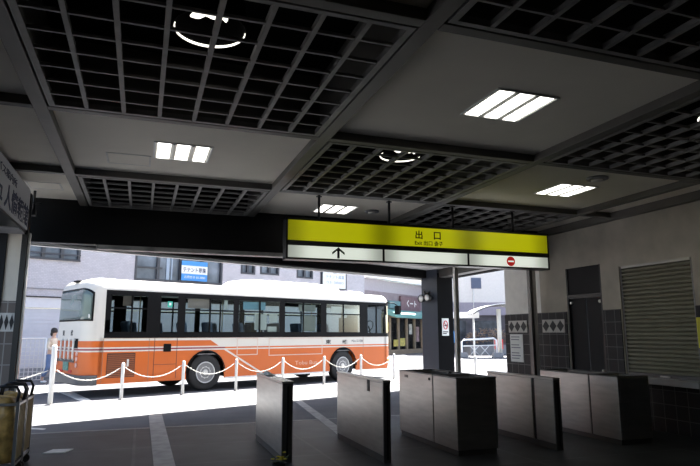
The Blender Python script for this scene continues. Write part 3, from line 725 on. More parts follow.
# body seams and outlined hatches
s_ = MB()
for x in (-2.90, 6.15, -1.70): s_.box(x-0.006, x+0.006, -0.003, 0.001, 0.36, 1.46)
s_.box(-2.9, 7.3, -0.003, 0.001, 1.462, 1.47); s_.build('seam_line', mat('seam_brown', (0.30, 0.16, 0.10), 0.6), bus)
def outline_panel(x0, x1, z0, z1):
    o_ = MB(); w_ = 0.022
    o_.box(x0, x1, -0.006, 0.0, z0, z0+w_); o_.box(x0, x1, -0.006, 0.0, z1-w_, z1); o_.box(x0, x0+w_, -0.006, 0.0, z0, z1); o_.box(x1-w_, x1, -0.006, 0.0, z0, z1)
    o_.build('hatch_trim', mat('trim_pink', (0.66, 0.54, 0.46), 0.5), bus)
outline_panel(0.99, 1.72, 0.95, 1.45); outline_panel(2.13, 4.27, 0.91, 1.44)
# grille of the engine bay
e = MB(); e.box(-2.79, -2.06, -0.008, 0.0, 0.48, 1.09, 0)
for k in range(12): e.box(-2.77, -2.08, -0.016, -0.008, 0.50+k*0.048, 0.525+k*0.048, 1)
e.box(-2.28, -2.23, -0.024, -0.016, 0.75, 0.93, 2)
e.build('engine_grille', [mat('grille_back', (0.09, 0.03, 0.015), 0.6), mat('grille_slat', (0.30, 0.085, 0.03), 0.5), M['offwhite']], bus)
e = MB(); e.box(0.62, 4.55, -0.02, 0.02, 0.30, 0.345); e.build('skirt_trim', M['white'], bus)
# roof equipment
def hump(x0, x1, y0, y1, z0, z1, nm):
    h = MB(); rings = []
    for z, k in ((z0, 0), (z0+(z1-z0)*0.55, 0.06), (z0+(z1-z0)*0.88, 0.22), (z1, 0.55)):
        ring = []
        a, b_ = (x1-x0)/2 - k*1.1, (y1-y0)/2 - k*0.8
        for i in range(40):
            an = 2*PI*i/40; c_, s2 = math.cos(an), math.sin(an); rr = (abs(c_)**5 + abs(s2)**5)**(-1/5); ring.append(h.bm.verts.new(((x0+x1)/2 + a*rr*c_*0.95, (y0+y1)/2 + b_*rr*s2*0.95, z)))
        rings.append(ring)
    for A, B in zip(rings, rings[1:]):
        for i in range(40): f = h.bm.faces.new([A[i], A[(i+1) % 40], B[(i+1) % 40], B[i]]); f.smooth = True
    h.bm.faces.new(rings[-1]); h.bm.faces.new(rings[0][::-1])
    return h.build(nm, M['white'], bus)
hump(1.2, 5.75, 0.25, 2.15, 2.99, 3.30, 'roof_unit'); hump(5.85, 6.9, 0.5, 1.9, 2.99, 3.14, 'roof_vent'); hump(-3.05, -2.1, 0.75, 1.65, 2.985, 3.08, 'roof_vent')
# underside, wheel wells, interior
u = MB(); u.box(SR+0.3, -0.64, 0.05, BW-0.05, 0.36, 0.52); u.box(0.64, 4.56, 0.05, BW-0.05, 0.36, 0.52); u.box(5.84, SF-0.3, 0.05, BW-0.05, 0.36, 0.52)
u.box(-0.64, 0.64, 0.45, BW-0.45, 0.40, 0.60); u.box(4.56, 5.84, 0.45, BW-0.45, 0.40, 0.60)
u.box(-0.64, 0.64, 0.42, 0.45, 0.33, 1.12); u.box(4.56, 5.84, 0.42, 0.45, 0.33, 1.12)
u.build('underbody', M['rubber'], bus)
MB().box(SR+0.25, SF-0.25, 0.05, BW-0.05, 0.99, 1.02).build('cabin_floor', M['grey'], bus)
MB().box(SR+0.4, SF-0.4, 0.1, BW-0.1, 2.70, 2.72).build('cabin_ceiling', M['offwhite'], bus)
def wheel(x, y, sgn):
    ty = MB(); ty.lathe([(0.29, -0.12), (0.40, -0.14), (0.475, -0.135), (0.50, -0.11), (0.50, 0.11), (0.475, 0.135), (0.40, 0.14), (0.29, 0.12), (0.29, -0.12)], (0, 0, 0), 'y', 44)
    w_ = ty.build('tyre', M['rubber'], bus, at=(x, y, 0.50))
    rm = MB(); o_ = -0.12*sgn
    rm.lathe([(0.30, -0.13), (0.285, -0.142), (0.262, -0.085), (0.17, -0.07), (0.15, -0.11), (0.0, -0.115)], (0, 0, 0), 'y', 36) if sgn > 0 else rm.lathe([(0.30, 0.13), (0.285, 0.142), (0.262, 0.085), (0.17, 0.07), (0.15, 0.11), (0.0, 0.115)], (0, 0, 0), 'y', 36)
    rm.build('rim', mat('wheel_silver', (0.20, 0.20, 0.205), 0.4, 0.1, var=0.1), w_)
    MB().tube([(0.283*math.cos(a), -0.14*sgn, 0.283*math.sin(a)) for a in [2*PI*k/36 for k in range(36)]], 0.016, 8, closed=True).tube([(0.15*math.cos(a), -0.115*sgn, 0.15*math.sin(a)) for a in [2*PI*k/28 for k in range(28)]], 0.018, 8, closed=True).build('rim_ring', mat('rim_bright', (0.62, 0.62, 0.62), 0.35, 0.3), w_)
    hl = MB()
    for k in range(8):
        a = 2*PI*k/8; hl.lathe([(0.050, -0.095*sgn), (0.050, -0.07*sgn)], (0.215*math.cos(a), 0, 0.215*math.sin(a)), 'y', 12)
    hl.build('rim_holes', M['black'], w_)
    nt_ = MB()
    for k in range(10):
        a = 2*PI*k/10 + 0.2; nt_.lathe([(0.016, -0.14*sgn), (0.016, -0.10*sgn)], (0.155*math.cos(a), 0, 0.155*math.sin(a)), 'y', 8)
    nt_.lathe([(0.07, -0.155*sgn), (0.09, -0.12*sgn)], (0, 0, 0), 'y', 16)
    nt_.build('hub', M['chrome'], w_)
for x in (0.0, 5.2): wheel(x, 0.155, 1); wheel(x, BW-0.155, -1)
for c in (0.0, 5.2):
    a_ = MB(); pts = [(c+0.60*math.cos(PI*k/18), -0.012, 0.5+0.60*math.sin(PI*k/18)) for k in range(19)]; a_.tube(pts, 0.022, 8); a_.build('wheel_arch', BK, bus)
# seats
sm = mat('seat_blue', (0.13, 0.18, 0.27), 0.8, var=0.15)
for x in (-2.6, -1.95, -1.15, -0.35, 0.45, 1.5, 2.9, 3.7, 4.9):
    for y in (0.42, BW-0.42):
        s2 = MB(); s2.box(-0.22, 0.22, -0.24, 0.24, 0.30, 0.42)
        s2.prism([(-0.24, 0.40), (-0.14, 0.40), (-0.20, 0.86), (-0.25, 0.90), (-0.32, 0.86)], -0.23, 0.23, 'y'); s2.box(-0.15, 0.15, -0.1, 0.1, 0.0, 0.30)
        s2.build('seat', sm, bus, at=(x, y, 1.02), bevel=0.02)
MB().box(6.00, 6.05, 0.28, 1.15, 1.02, 2.15).box(2.62, 2.65, 1.5, 2.2, 1.02, 1.95).build('added_partition', mat('added_partition_dark', (0.05, 0.05, 0.055), 0.5), bus)  # dark screens added to cut the brightness seen through the windows
for x in (-1.7, 0.9, 2.3, 4.4): MB().tube([(x, 0.75, 1.15), (x, 0.75, 2.70)], 0.016, 8).build('grab_pole', mat('grab_yellow', (0.55, 0.45, 0.25), 0.4), bus)
MB().tube([(7.0+0.20*math.cos(a)*0.4, 0.6+0.22*math.sin(a), 1.85+0.20*math.cos(a)) for a in [2*PI*k/24 for k in range(24)]], 0.015, 8, closed=True).tube([(7.0, 0.6, 1.85), (7.2, 0.6, 1.3)], 0.025, 8).build('steering_wheel', M['black'], bus)
s2 = MB(); s2.box(6.2, 6.6, 0.35, 0.85, 1.45, 1.6); s2.box(6.12, 6.24, 0.35, 0.85, 1.5, 2.25); s2.build('driver_seat', M['ink'], bus, bevel=0.03)
# papers and adverts on the glass
for x0, x1, z0, z1, mm in ((1.62, 2.06, 1.69, 2.17, 'paper'), (2.16, 2.46, 1.93, 2.20, 'paper'), (2.10, 2.44, 1.64, 1.80, 'paper'), (1.30, 1.58, 1.95, 2.10, 'paper'), (3.52, 4.02, 1.66, 2.16, 'paper'), (3.3, 4.0, 2.30, 2.52, 'paper'), (1.20, 2.0, 2.30, 2.54, 'sky'), (4.7, 5.3, 2.3, 2.5, 'paper'), (-0.62, 0.12, 2.29, 2.56, 'pink'), (0.55, 0.66, 2.28, 2.56, 'paper'), (-2.45, -2.2, 2.3, 2.56, 'pink')):
    mt = M['paper'] if mm == 'paper' else (mat('advert_blue', (0.25, 0.50, 0.65), 0.6) if mm == 'sky' else mat('advert_pink', (0.52, 0.40, 0.36), 0.7))
    MB().box(x0, x1, 0.05, 0.055, z0, z1).build('window_notice', mt, bus)
# mirrors, lamps
MB().tube([(7.35, 0.05, 2.72), (7.62, -0.12, 2.70), (7.74, -0.2, 2.60)], 0.02, 8).box(7.68, 7.80, -0.32, -0.10, 2.28, 2.60).build('mirror', BK, bus)
MB().lathe([(0.05, 0), (0.05, -0.03), (0.02, -0.045)], (7.40, 0.02, 0.62), 'y', 14).build('side_marker', mat('amber', (0.7, 0.25, 0.02), 0.3), bus)
MB().box(7.35, 7.6, 0.0, 0.25, 0.52, 0.72).build('headlamp', M['chrome'], bus, bevel=0.02)
# rear end
def rearx(t):    # rear skin position at height below the roof
    return SR
rg = MB(); W0 = 0.22
pts = []
rgl = MB()
out = outline(0.0)
def rear_outline(t):
    r_ = 0.38
    if t < r_: return SR + r_ - math.sqrt(max(0, r_*r_ - (r_-t)**2))
    if t > BW-r_: return SR + r_ - math.sqrt(max(0, r_*r_ - (t-(BW-r_))**2))
    return SR
def skin_inset(z):
    for (z0, i0), (z1, i1) in zip(levels, levels[1:]):
        if z <= z1: return i0 + (i1-i0)*max(0, z-z0)/(z1-z0)
    return levels[-1][1]
def rear_patch(nm, ang, z0, z1, mt, off=0.012, top_round=0.0, nz_=6, t_flat=None):
    """panel that follows the rounded tail; ang = how far it wraps round each corner in degrees"""
    r_ = 0.38; P = []
    if t_flat: P = [(SR, t_flat[0] + (t_flat[1]-t_flat[0])*i/4, -1, 0) for i in range(5)]
    else:
        for i in range(9):
            a = RA(180 + ang*(1-i/8)); P.append((SR+r_+r_*math.cos(a), r_+r_*math.sin(a), math.cos(a), math.sin(a)))
        for i in range(1, 8): P.append((SR, r_ + (BW-2*r_)*i/8, -1, 0))
        for i in range(9):
            a = RA(180 - ang*i/8); P.append((SR+r_+r_*math.cos(a), BW-r_+r_*math.sin(a), math.cos(a), math.sin(a)))
    pm_ = MB(); rows = []
    n_ = len(P)-1
    for j in range(nz_+1):
        row = []
        for i, (x, t, nx, ny) in enumerate(P):
            e_ = abs(2*i/n_-1); zt = z1 - top_round*e_**4; z = z0 + (zt-z0)*j/nz_; k = off - skin_inset(z)
            row.append((x+nx*k, t+ny*k, z, nx, ny))
        rows.append(row)
    F = [[pm_.bm.verts.new(p[:3]) for p in row] for row in rows]
    Bk = [[pm_.bm.verts.new((p[0]-p[3]*(off+0.004), p[1]-p[4]*(off+0.004), p[2])) for p in row] for row in rows]
    for j in range(nz_):
        for i in range(n_):
            f = pm_.bm.faces.new([F[j][i], F[j][i+1], F[j+1][i+1], F[j+1][i]]); f.smooth = True
        pm_.bm.faces.new([F[j][0], F[j+1][0], Bk[j+1][0], Bk[j][0]]); pm_.bm.faces.new([F[j][-1], Bk[j][-1], Bk[j+1][-1], F[j+1][-1]])
    for i in range(n_):
        pm_.bm.faces.new([F[0][i+1], F[0][i], Bk[0][i], Bk[0][i+1]]); pm_.bm.faces.new([F[-1][i], F[-1][i+1], Bk[-1][i+1], Bk[-1][i]])
    return pm_.build(nm, mt, bus)
rear_patch('rear_window_surround', 62, 1.90, 2.74, BK, 0.008, top_round=0.12)
rear_patch('rear_window', 55, 1.94, 2.70, mat('rear_glass', (0.10, 0.14, 0.13), 0.06, 0.0, var=0.3, scale=1.5, coat=0.6), 0.014, top_round=0.12)
rear_patch('rear_bumper', 88, 0.31, 0.56, mat('bumper_grey', (0.10, 0.10, 0.105), 0.5, var=0.1), 0.05)
rear_patch('registration_plate', 0, 0.64, 0.86, mat('plate_green', (0.10, 0.24, 0.20), 0.5, var=0.5, scale=18), 0.02, t_flat=(1.02, 1.44))
MB().box(SR-0.008, SR+0.004, 0.42, 0.70, 1.22, 1.46).build('rear_vent', BK, bus)
for t in (0.62, 0.95, 1.28, 1.61): MB().tube([(SR-0.01, t, 0.92), (SR-0.05, t, 0.95), (SR-0.05, t, 1.40), (SR-0.01, t, 1.43)], 0.026, 8).build('rear_bar', M['offwhite'], bus)
MB().box(SR-0.02, SR-0.001, 0.60, 2.0, 0.86, 0.93).build('rear_step', M['steel_dark'], bus)
for t in (0.42, BW-0.42):
    MB().lathe([(0.055, 0.0), (0.055, -0.025)], (SR, t, 0.95), 'x', 16).lathe([(0.055, 0.0), (0.055, -0.025)], (SR, t, 0.80), 'x', 16).lathe([(0.055, 0.0), (0.055, -0.025)], (SR, t, 1.08), 'x', 16).build('tail_lamp', mat('lamp_lens', (0.70, 0.45, 0.40), 0.3), bus)
for t in (0.85, BW-0.85): MB().box(SR-0.02, SR-0.001, t-0.1, t+0.1, 0.60, 0.66).build('reflector', M['red'], bus)
MB().lathe([(0.05, 0), (0.05, -0.02)], (SR+0.12, 0.10, 2.02), 'x', 14).build('rear_badge', M['offwhite'], bus)
MB().box(SR+0.05, SR+0.25, 1.0, 1.3, 2.93, 2.98).build('rear_lamp', BK, bus)
text('lettering', '東', M['ink'], bus, (SR-0.004, 1.62, 1.60), 0.17, 0.15, (PI/2, 0, -PI/2), bold=0.02); text('lettering', '武', M['ink'], bus, (SR-0.004, 0.95, 1.60), 0.17, 0.15, (PI/2, 0, -PI/2), bold=0.02)
text('lettering', '東', M['ink'], bus, (4.53, -0.004, 1.31), 0.24, 0.14, bold=0.02); text('lettering', '武', M['ink'], bus, (5.27, -0.004, 1.30), 0.24, 0.14, bold=0.02)
text('lettering', 'No.5108', mat('number_grey', (0.12, 0.13, 0.14), 0.6), bus, (5.86, -0.004, 1.33), 0.52, 0.085)
text('lettering', 'Tobu Bus', mat('script_pale', (0.72, 0.45, 0.32), 0.5), bus, (3.6, -0.004, 0.66), 0.9, 0.12)

# ------------------------------------------------------------------ person behind the chain
def skin_mesh(name, verts, edges, root, mt, parent, levels=2):
    bm = bmesh.new(); ly = bm.verts.layers.skin.verify(); vs = []
    for i, (p, r_) in enumerate(verts):
        v = bm.verts.new(p); v[ly].radius = (r_ if isinstance(r_, tuple) else (r_, r_)); v[ly].use_root = (i == root); vs.append(v)
    for a, b in edges: bm.edges.new((vs[a], vs[b]))
    me = bpy.data.meshes.new(name); bm.to_mesh(me); bm.free(); me.materials.append(mt)
    o = bpy.data.objects.new(name, me); COL.objects.link(o); o.parent = parent
    sk = o.modifiers.new('skin', 'SKIN'); sk.use_smooth_shade = True
    sb = o.modifiers.new('sub', 'SUBSURF'); sb.levels = levels; sb.render_levels = levels
    return o
per = empty('person', (-2.72, 21.75, 0), RA(-25)); tag(per, 'person with dark hair in a beige top and jeans walking behind the bus', 'person')
V = [((0,0,0.95), (0.12,0.09)), ((0,0,1.15), (0.11,0.08)), ((0.02,0,1.36), (0.13,0.09)), ((0.03,0,1.46), (0.055,0.055)), ((0.045,0,1.53), (0.05,0.05)), ((0.055,0,1.60), (0.078,0.07)), ((0.055,0,1.68), (0.075,0.07)), ((0.05,0,1.74), (0.04,0.04)),
     ((0.02,0.17,1.40), 0.05), ((-0.06,0.21,1.14), 0.042), ((0.10,0.20,0.96), 0.03), ((0.16,0.19,0.90), (0.035,0.018)),
     ((0.02,-0.17,1.40), 0.05), ((0.0,-0.22,1.13), 0.042), ((0.20,-0.20,1.06), 0.03), ((0.28,-0.19,1.06), (0.035,0.018)),
     ((0.0,0.09,0.88), 0.09), ((0.14,0.09,0.50), 0.055), ((0.20,0.09,0.10), 0.038), ((0.32,0.09,0.035), 0.03),
     ((0.0,-0.09,0.88), 0.09), ((-0.02,-0.09,0.48), 0.055), ((-0.22,-0.09,0.13), 0.038), ((-0.12,-0.09,0.035), 0.03)]
E_ = [(0,1),(1,2),(2,3),(3,4),(4,5),(5,6),(6,7),(2,8),(8,9),(9,10),(10,11),(2,12),(12,13),(13,14),(14,15),(0,16),(16,17),(17,18),(18,19),(0,20),(20,21),(21,22),(22,23)]
for base, dx in ((11, 1), (15, 1)):
    bp_ = V[base][0]
    for k, (oy, L_) in enumerate(((-0.03, 0.06), (-0.01, 0.075), (0.01, 0.08), (0.03, 0.065))):
        V.append(((bp_[0]+0.03, bp_[1]+oy, bp_[2]-0.01), 0.009)); a = len(V)-1; E_.append((base, a)); V.append(((bp_[0]+0.03+L_*0.8, bp_[1]+oy, bp_[2]-0.035), 0.007)); E_.append((a, a+1))
    V.append(((bp_[0]+0.03, bp_[1]-0.05, bp_[2]+0.01), 0.009)); E_.append((base, len(V)-1))
skin_mesh('body', V, E_, 0, mat('skin', (0.52, 0.34, 0.25), 0.6), per)
V2 = [((0,0,0.90), (0.15,0.115)), ((0,0,1.15), (0.135,0.105)), ((0.02,0,1.37), (0.15,0.11)), ((0.03,0,1.44), (0.08,0.08)), ((0.02,0.18,1.40), 0.068), ((-0.06,0.21,1.14), 0.058), ((0.07,0.20,1.0), 0.046), ((0.02,-0.18,1.40), 0.068), ((0.0,-0.22,1.13), 0.058), ((0.15,-0.20,1.07), 0.046)]
skin_mesh('top', V2, [(0,1),(1,2),(2,3),(2,4),(4,5),(5,6),(2,7),(7,8),(8,9)], 0, mat('beige_top', (0.60, 0.54, 0.45), 0.85, var=0.15), per)
V3 = [((0,0,0.95), (0.135,0.105)), ((0.0,0.095,0.86), 0.105), ((0.14,0.095,0.50), 0.075), ((0.19,0.09,0.16), 0.058), ((0.0,-0.095,0.86), 0.105), ((-0.02,-0.095,0.48), 0.075), ((-0.20,-0.09,0.19), 0.058)]
skin_mesh('trousers', V3, [(0,1),(1,2),(2,3),(0,4),(4,5),(5,6)], 0, mat('jeans', (0.10, 0.16, 0.30), 0.85, var=0.2), per)
MB().ball((0.03, 0, 1.67), 0.105, sc=(1.05, 0.95, 1.05)).ball((-0.02, 0, 1.58), 0.08, sc=(0.8, 1.0, 1.2)).build('hair', mat('hair_dark', (0.015, 0.012, 0.012), 0.6), per)
fc = MB(); fc.ball((0.128, 0.03, 1.645), 0.010, seg=8).ball((0.128, -0.03, 1.645), 0.010, seg=8); fc.build('eyes', M['ink'], per)
MB().ball((0.142, 0, 1.615), 0.014, sc=(1.2, 0.8, 1.2), seg=8).build('nose', bpy.data.materials['skin'], per); MB().ball((0.128, 0, 1.575), 0.018, sc=(0.5, 1.2, 0.35), seg=8).build('mouth', mat('lips', (0.40, 0.15, 0.13), 0.5), per)
MB().ball((0.26, 0.09, 0.04), 0.05, sc=(2.2, 0.9, 0.8)).build('shoe', M['white'], per); MB().ball((-0.14, -0.09, 0.045), 0.05, sc=(2.2, 0.9, 0.8)).build('shoe', M['white'], per)

# ------------------------------------------------------------------ street: left building
lt = tile_mat('lavender_tile', (0.51, 0.48, 0.50), (0.41, 0.39, 0.41), 0.12, 0.06, 0.006, 0.5, 'XZ', 0.06, 0.5)
B0 = rd(0, 8.48)
bl = empty('tiled_building', B0, RZ); tag(bl, 'lavender tiled building behind the bus with dark framed windows', 'building')
holes = [(-3.6, -0.97, 4.32, 5.25), (1.2, 5.29, 3.76, 5.6), (6.26, 7.06, 4.35, 5.5), (7.34, 8.46, 4.40, 5.5), (9.55, 10.6, 4.36, 5.5), (11.1, 12.95, 3.9, 5.5)]
wl = MB(); BX0, BX1, BH = -14.0, 14.3, 21.0
xs = sorted({BX0, BX1, *[v for h in holes for v in h[:2]]})
for x0, x1 in zip(xs, xs[1:]):
    h = next((h for h in holes if h[0] <= (x0+x1)/2 <= h[1]), None)
    if h: wl.box(x0, x1, 0, 0.35, 3.25, h[2]); wl.box(x0, x1, 0, 0.35, h[3], BH)
    else: wl.box(x0, x1, 0, 0.35, 3.25, BH)
wl.box(BX0, BX1, 0.36, 9, 3.25, BH, 0)
wl.build('wall', lt, bl)
MB().box(BX0, BX1, -0.04, 0.3, 3.21, 3.245).build('dark_ledge', M['grey'], bl)
MB().box(BX0, BX1, 0.0, 0.3, 2.95, 3.21).build('lower_wall', lt, bl)
MB().box(BX0, BX1, -0.05, 0.3, 2.90, 2.945).build('dark_ledge', M['ink'], bl)
MB().box(BX0, BX1, 0.0, 0.3, 2.52, 2.90).build('shutter_box', mat('box_white', (0.66, 0.65, 0.66), 0.5, var=0.03), bl)
wf = MB()
for k in range(34): wf.box(BX0, BX1, 0.06+0.02*(k % 2), 0.3, 0.12+k*0.07, 0.12+k*0.07+0.07)
wf.build('ground_floor_shutter', mat('shutter_white', (0.58, 0.585, 0.62), 0.5, var=0.03), bl)
MB().box(BX0, BX1, -0.02, 0.3, 0.0, 0.34).build('plinth', M['grey'], bl)
for hi, (x0, x1, z0, z1) in enumerate(holes):
    fr = MB(); w_ = 0.09
    fr.box(x0, x1, -0.02, 0.12, z0, z0+w_); fr.box(x0, x1, -0.02, 0.12, z1-w_, z1); fr.box(x0, x0+w_, -0.02, 0.12, z0+w_, z1-w_); fr.box(x1-w_, x1, -0.02, 0.12, z0+w_, z1-w_)
    nmul = {0: 3, 1: 3, 5: 1}.get(hi, 1)
    for k in range(1, nmul+1):
        x = x0 + (x1-x0)*k/(nmul+1); fr.box(x-0.06, x+0.06, 0.0, 0.10, z0+w_, z1-w_)
    if hi == 0: fr.box(x0, x1, -0.08, -0.03, z0+0.22, z0+0.27); fr.box(x0, x1, -0.08, -0.03, z0, z0+0.06)
    if hi == 1: fr.box(x0, x0+1.2, 0.0, 0.1, 4.30, 4.36)
    wn = fr.build('window', mat('frame_charcoal', (0.05, 0.05, 0.058), 0.4, var=0.1), bl)
    g_ = MB(); g_.box(x0+w_, x1-w_, 0.13, 0.15, z0+w_, z1-w_); g_.build('pane', mat('pane_grey', (0.16, 0.18, 0.21), 0.08, var=0.5, scale=1.1), wn)
    if hi == 1: MB().box(x0+1.42, x0+1.56, 0.10, 0.125, z0+w_, z1-w_).box(x0+1.64, x0+1.70, 0.10, 0.125, z0+w_, z1-w_).build('curtain', mat('curtain_blue', (0.35, 0.42, 0.50), 0.8), wn)
r = empty('lease_banner', rd(3.85, 8.40, 3.86), RZ); tag(r, 'blue and white banner with dark katakana in the large dark window above the bus', 'banner')
MB().box(-0.62, 0.62, -0.02, 0, 0.30, 0.66).build('white_band', M['paper'], r); MB().box(-0.62, 0.62, -0.02, 0, 0.66, 0.86).build('blue_band', M['blue'], r); MB().box(-0.62, 0.62, -0.02, 0, 0.0, 0.30).build('blue_band', M['blue'], r)
text('lettering', 'テナント募集', M['navy'], r, (0, -0.022, 0.48), 1.1, 0.22, bold=0.01); text('lettering', 'お問合せ 03-3880', M['paper'], r, (0.02, -0.022, 0.16), 1.0, 0.12)
r = empty('lease_banner', rd(12.0, 8.40, 3.95), RZ); tag(r, 'plain white banner with grey katakana in a window right of the roof unit', 'banner')
MB().box(-0.80, 0.80, -0.02, 0, 0, 1.1).build('sheet', M['paper'], r)
text('lettering', 'テナント募集', mat('print_blue', (0.25, 0.32, 0.42), 0.6), r, (0.05, -0.022, 0.60), 1.3, 0.20); text('lettering', '03-3880', mat('print_blue2', (0.35, 0.40, 0.46), 0.6), r, (0.05, -0.022, 0.30), 1.2, 0.13)
MB().box(-0.1, 0.12, -0.03, -0.02, 0.80, 0.88).build('blue_mark', M['ink'], r)
# mesh fence in front of the shutter
r = empty('mesh_fence', rd(-5.2, 6.6), RZ); tag(r, 'white wire mesh fence behind the person at the far left', 'fence')
mm = MB(); FX0, FX1, FH = -5.0, 2.75, 1.42
for k in range(int((FX1-FX0)/0.13)+1): mm.box(FX0+k*0.13-0.010, FX0+k*0.13+0.010, -0.006, 0.006, 0.06, FH)
for k in range(11): mm.box(FX0, FX1, -0.006, 0.006, 0.06+k*0.134-0.009, 0.06+k*0.134+0.009)
mm.build('wire_mesh', M['offwhite'], r)
MB().tube([(FX0, 0, FH), (FX1, 0, FH)], 0.02, 8).build('top_rail', M['white'], r)
for k in range(5): MB().tube([(FX0+k*(FX1-FX0)/4, 0, 0), (FX0+k*(FX1-FX0)/4, 0, FH)], 0.025, 8).build('fence_post', M['white'], r)

# ------------------------------------------------------------------ street: shop building beyond the bus
sh = empty('shop_building', (19.94, 42.81, 0), RA(38.4)); tag(sh, 'shop building with teal awning and purple sign beyond the bus front', 'building')
X0, X1 = -7.5, 3.3
lav = mat('facade_lavender', (0.36, 0.335, 0.37), 0.7, var=0.06)
MB().box(X0, X1, 0, 5, 4.6, 11).build('upper_wall', lav, sh)
MB().box(X0, X1, -0.6, 0.0, 5.45, 5.75).build('white_ledge', M['white'], sh)
MB().box(X0, X1, -0.3, 0.0, 5.76, 6.3).build('sign_band', mat('band_cream', (0.62, 0.60, 0.45), 0.6), sh)
text('lettering', '美容室  カット', M['navy'], sh, (-1.2, -0.304, 6.03), 4.2, 0.30, bold=0.02)
MB().box(X0, X1, 0.02, 5, 3.3, 4.6).build('mid_wall', mat('facade_brown', (0.23, 0.19, 0.205), 0.7, var=0.15, scale=2), sh)
sg = MB().box(-1.5, 1.9, -0.22, -0.02, 3.32, 4.45).build('shop_sign', mat('sign_purple', (0.15, 0.085, 0.10), 0.5, var=0.25, scale=6), sh)
text('lettering', 'くート', M['paper'], sg, (0.3, -0.225, 3.9), 1.7, 0.55, bold=0.03)
MB().box(-3.3, -1.6, -0.2, -0.02, 3.45, 4.0).build('side_sign', mat('sign_teal_dark', (0.10, 0.20, 0.22), 0.5), sh)
aw = MB(); aw.prism([(0.0, 3.42), (-0.9, 2.98), (-0.9, 2.72), (-0.85, 2.72), (0.0, 3.0)], -3.6, 3.25, 'x'); aw.build('awning', mat('awning_teal', (0.15, 0.34, 0.31), 0.7, var=0.1), sh)
fr = MB()
for x in (-4.2, -2.9, -1.5, -0.1, 1.3, 2.7, 3.2): fr.box(x-0.09, x+0.09, 0.0, 0.2, 0, 3.0)
fr.box(-4.2, 3.2, 0, 0.2, 2.75, 3.0); fr.box(-4.2, 3.2, 0, 0.25, 0, 0.35); fr.build('shop_front', mat('timber_frame', (0.33, 0.25, 0.17), 0.6, var=0.15), sh)
MB().box(-4.2, 3.2, 0.1, 0.12, 0.35, 2.75).build('shop_window', glass('shop_glass', (0.85, 0.88, 0.86), 0.04), sh)
MB().box(-4.2, 3.2, 1.6, 1.7, 0, 3.2).build('back_wall', mat('shop_back', (0.55, 0.50, 0.40), 0.7, var=0.5, scale=1.5), sh)
MB().box(-4.2, 3.2, 0.2, 1.7, 0, 0.1).build('shop_floor', M['offwhite'], sh)
for i, (x, z, w_, h_, c_) in enumerate(((-3.4, 1.7, 0.6, 0.7, (0.62, 0.50, 0.10)), (-1.9, 0.6, 0.7, 0.5, (0.60, 0.48, 0.12)), (-0.8, 0.6, 0.8, 0.6, (0.65, 0.55, 0.16)), (0.6, 1.5, 0.5, 0.8, (0.6, 0.58, 0.5)), (1.9, 0.9, 0.5, 1.2, (0.45, 0.30, 0.28)))):
    MB().box(x-w_/2, x+w_/2, 0.06, 0.09, z, z+h_).build('window_poster', mat('poster_tone', c_, 0.7, var=0.3, scale=5), sh)
MB().box(X0, -4.2, 0.02, 5, 0, 3.3).build('lower_wall', lav, sh)

# ------------------------------------------------------------------ street: far right building and forecourt
YA = RA(-19.4)
fb = empty('far_building', (26.2, 42.7, 0), YA); tag(fb, 'white upper storey building seen between the slate pillar and the right wall', 'building')
MB().box(-2.3, 9, 0, 5, 4.1, 12).build('upper_wall', mat('facade_white', (0.62, 0.60, 0.585), 0.7, var=0.04), fb)
MB().box(-2.3, 9, -0.1, 5, 3.05, 4.1).build('grey_band', mat('band_mauve', (0.27, 0.25, 0.30), 0.7, var=0.06), fb)
MB().box(-2.3, 9, 0.3, 5, 0, 3.05).build('lower_wall', mat('dark_ground_floor', (0.085, 0.08, 0.095), 0.7, var=0.4, scale=1.2), fb)
wn = MB().box(-0.42, 0.42, -0.05, 0.0, 5.25, 6.15).build('window', mat('frame_navy', (0.08, 0.10, 0.16), 0.4), fb); MB().box(-0.34, 0.34, -0.07, -0.05, 5.33, 6.07).build('pane', mat('pane_navy', (0.07, 0.09, 0.15), 0.3), wn)
MB().tube([(-0.28, -0.06, 3.1), (-0.28, -0.06, 5.2)], 0.05, 8).build('downpipe', M['offwhite'], fb)
for k in range(4): MB().box(-2.8+k*2.6, -2.8+k*2.6+1.9, 0.26, 0.29, 0.3, 2.6).build('shop_window', mat('dark_glazing', (0.05, 0.06, 0.08), 0.15, var=0.6, scale=2), fb)
# curved roof shelter
r = empty('bus_shelter', (22.77, 34.39, 0), YA); tag(r, 'white bus shelter with arched roof on round posts', 'shelter')
for x in (0.0, 1.7):
    MB().tube([(x, 0, 0), (x, 0, 3.2)], 0.14, 14).build('shelter_post', mat('post_cream', (0.66, 0.63, 0.56), 0.6), r)
    MB().lathe([(0.22, 0), (0.22, 0.22), (0.15, 0.28)], (x, 0, 0), 'z', 16).build('post_base', M['grey'], r)
ro = MB(); prof = []
for k in range(13):
    a = PI*(0.12 + 0.76*k/12); prof.append((1.5*-math.cos(a)*1.05, 2.15 + 1.05*math.sin(a)))
pl_ = prof + [(p[0], p[1]-0.07) for p in prof[::-1]]
ro.prism(pl_, -1.2, 4.5, 'x'); 
ro2 = MB(); prof = [(-1.95 + 4.3*k/14, 2.92 + 0.62*math.sin(PI*k/14)**0.75) for k in range(15)]
ro2.prism(prof + [(p[0], p[1]-0.08) for p in prof[::-1]], -1.0, 1.6, 'y'); ro.bm.free(); ro2.build('roof', M['white'], r)
for k in range(4): MB().tube([(-1.92+4.24*i/14, -0.95+0.83*k, 2.86+0.62*math.sin(PI*i/14)**0.75) for i in range(15)], 0.06, 6).build('roof_rib', M['steel_dark'], r)
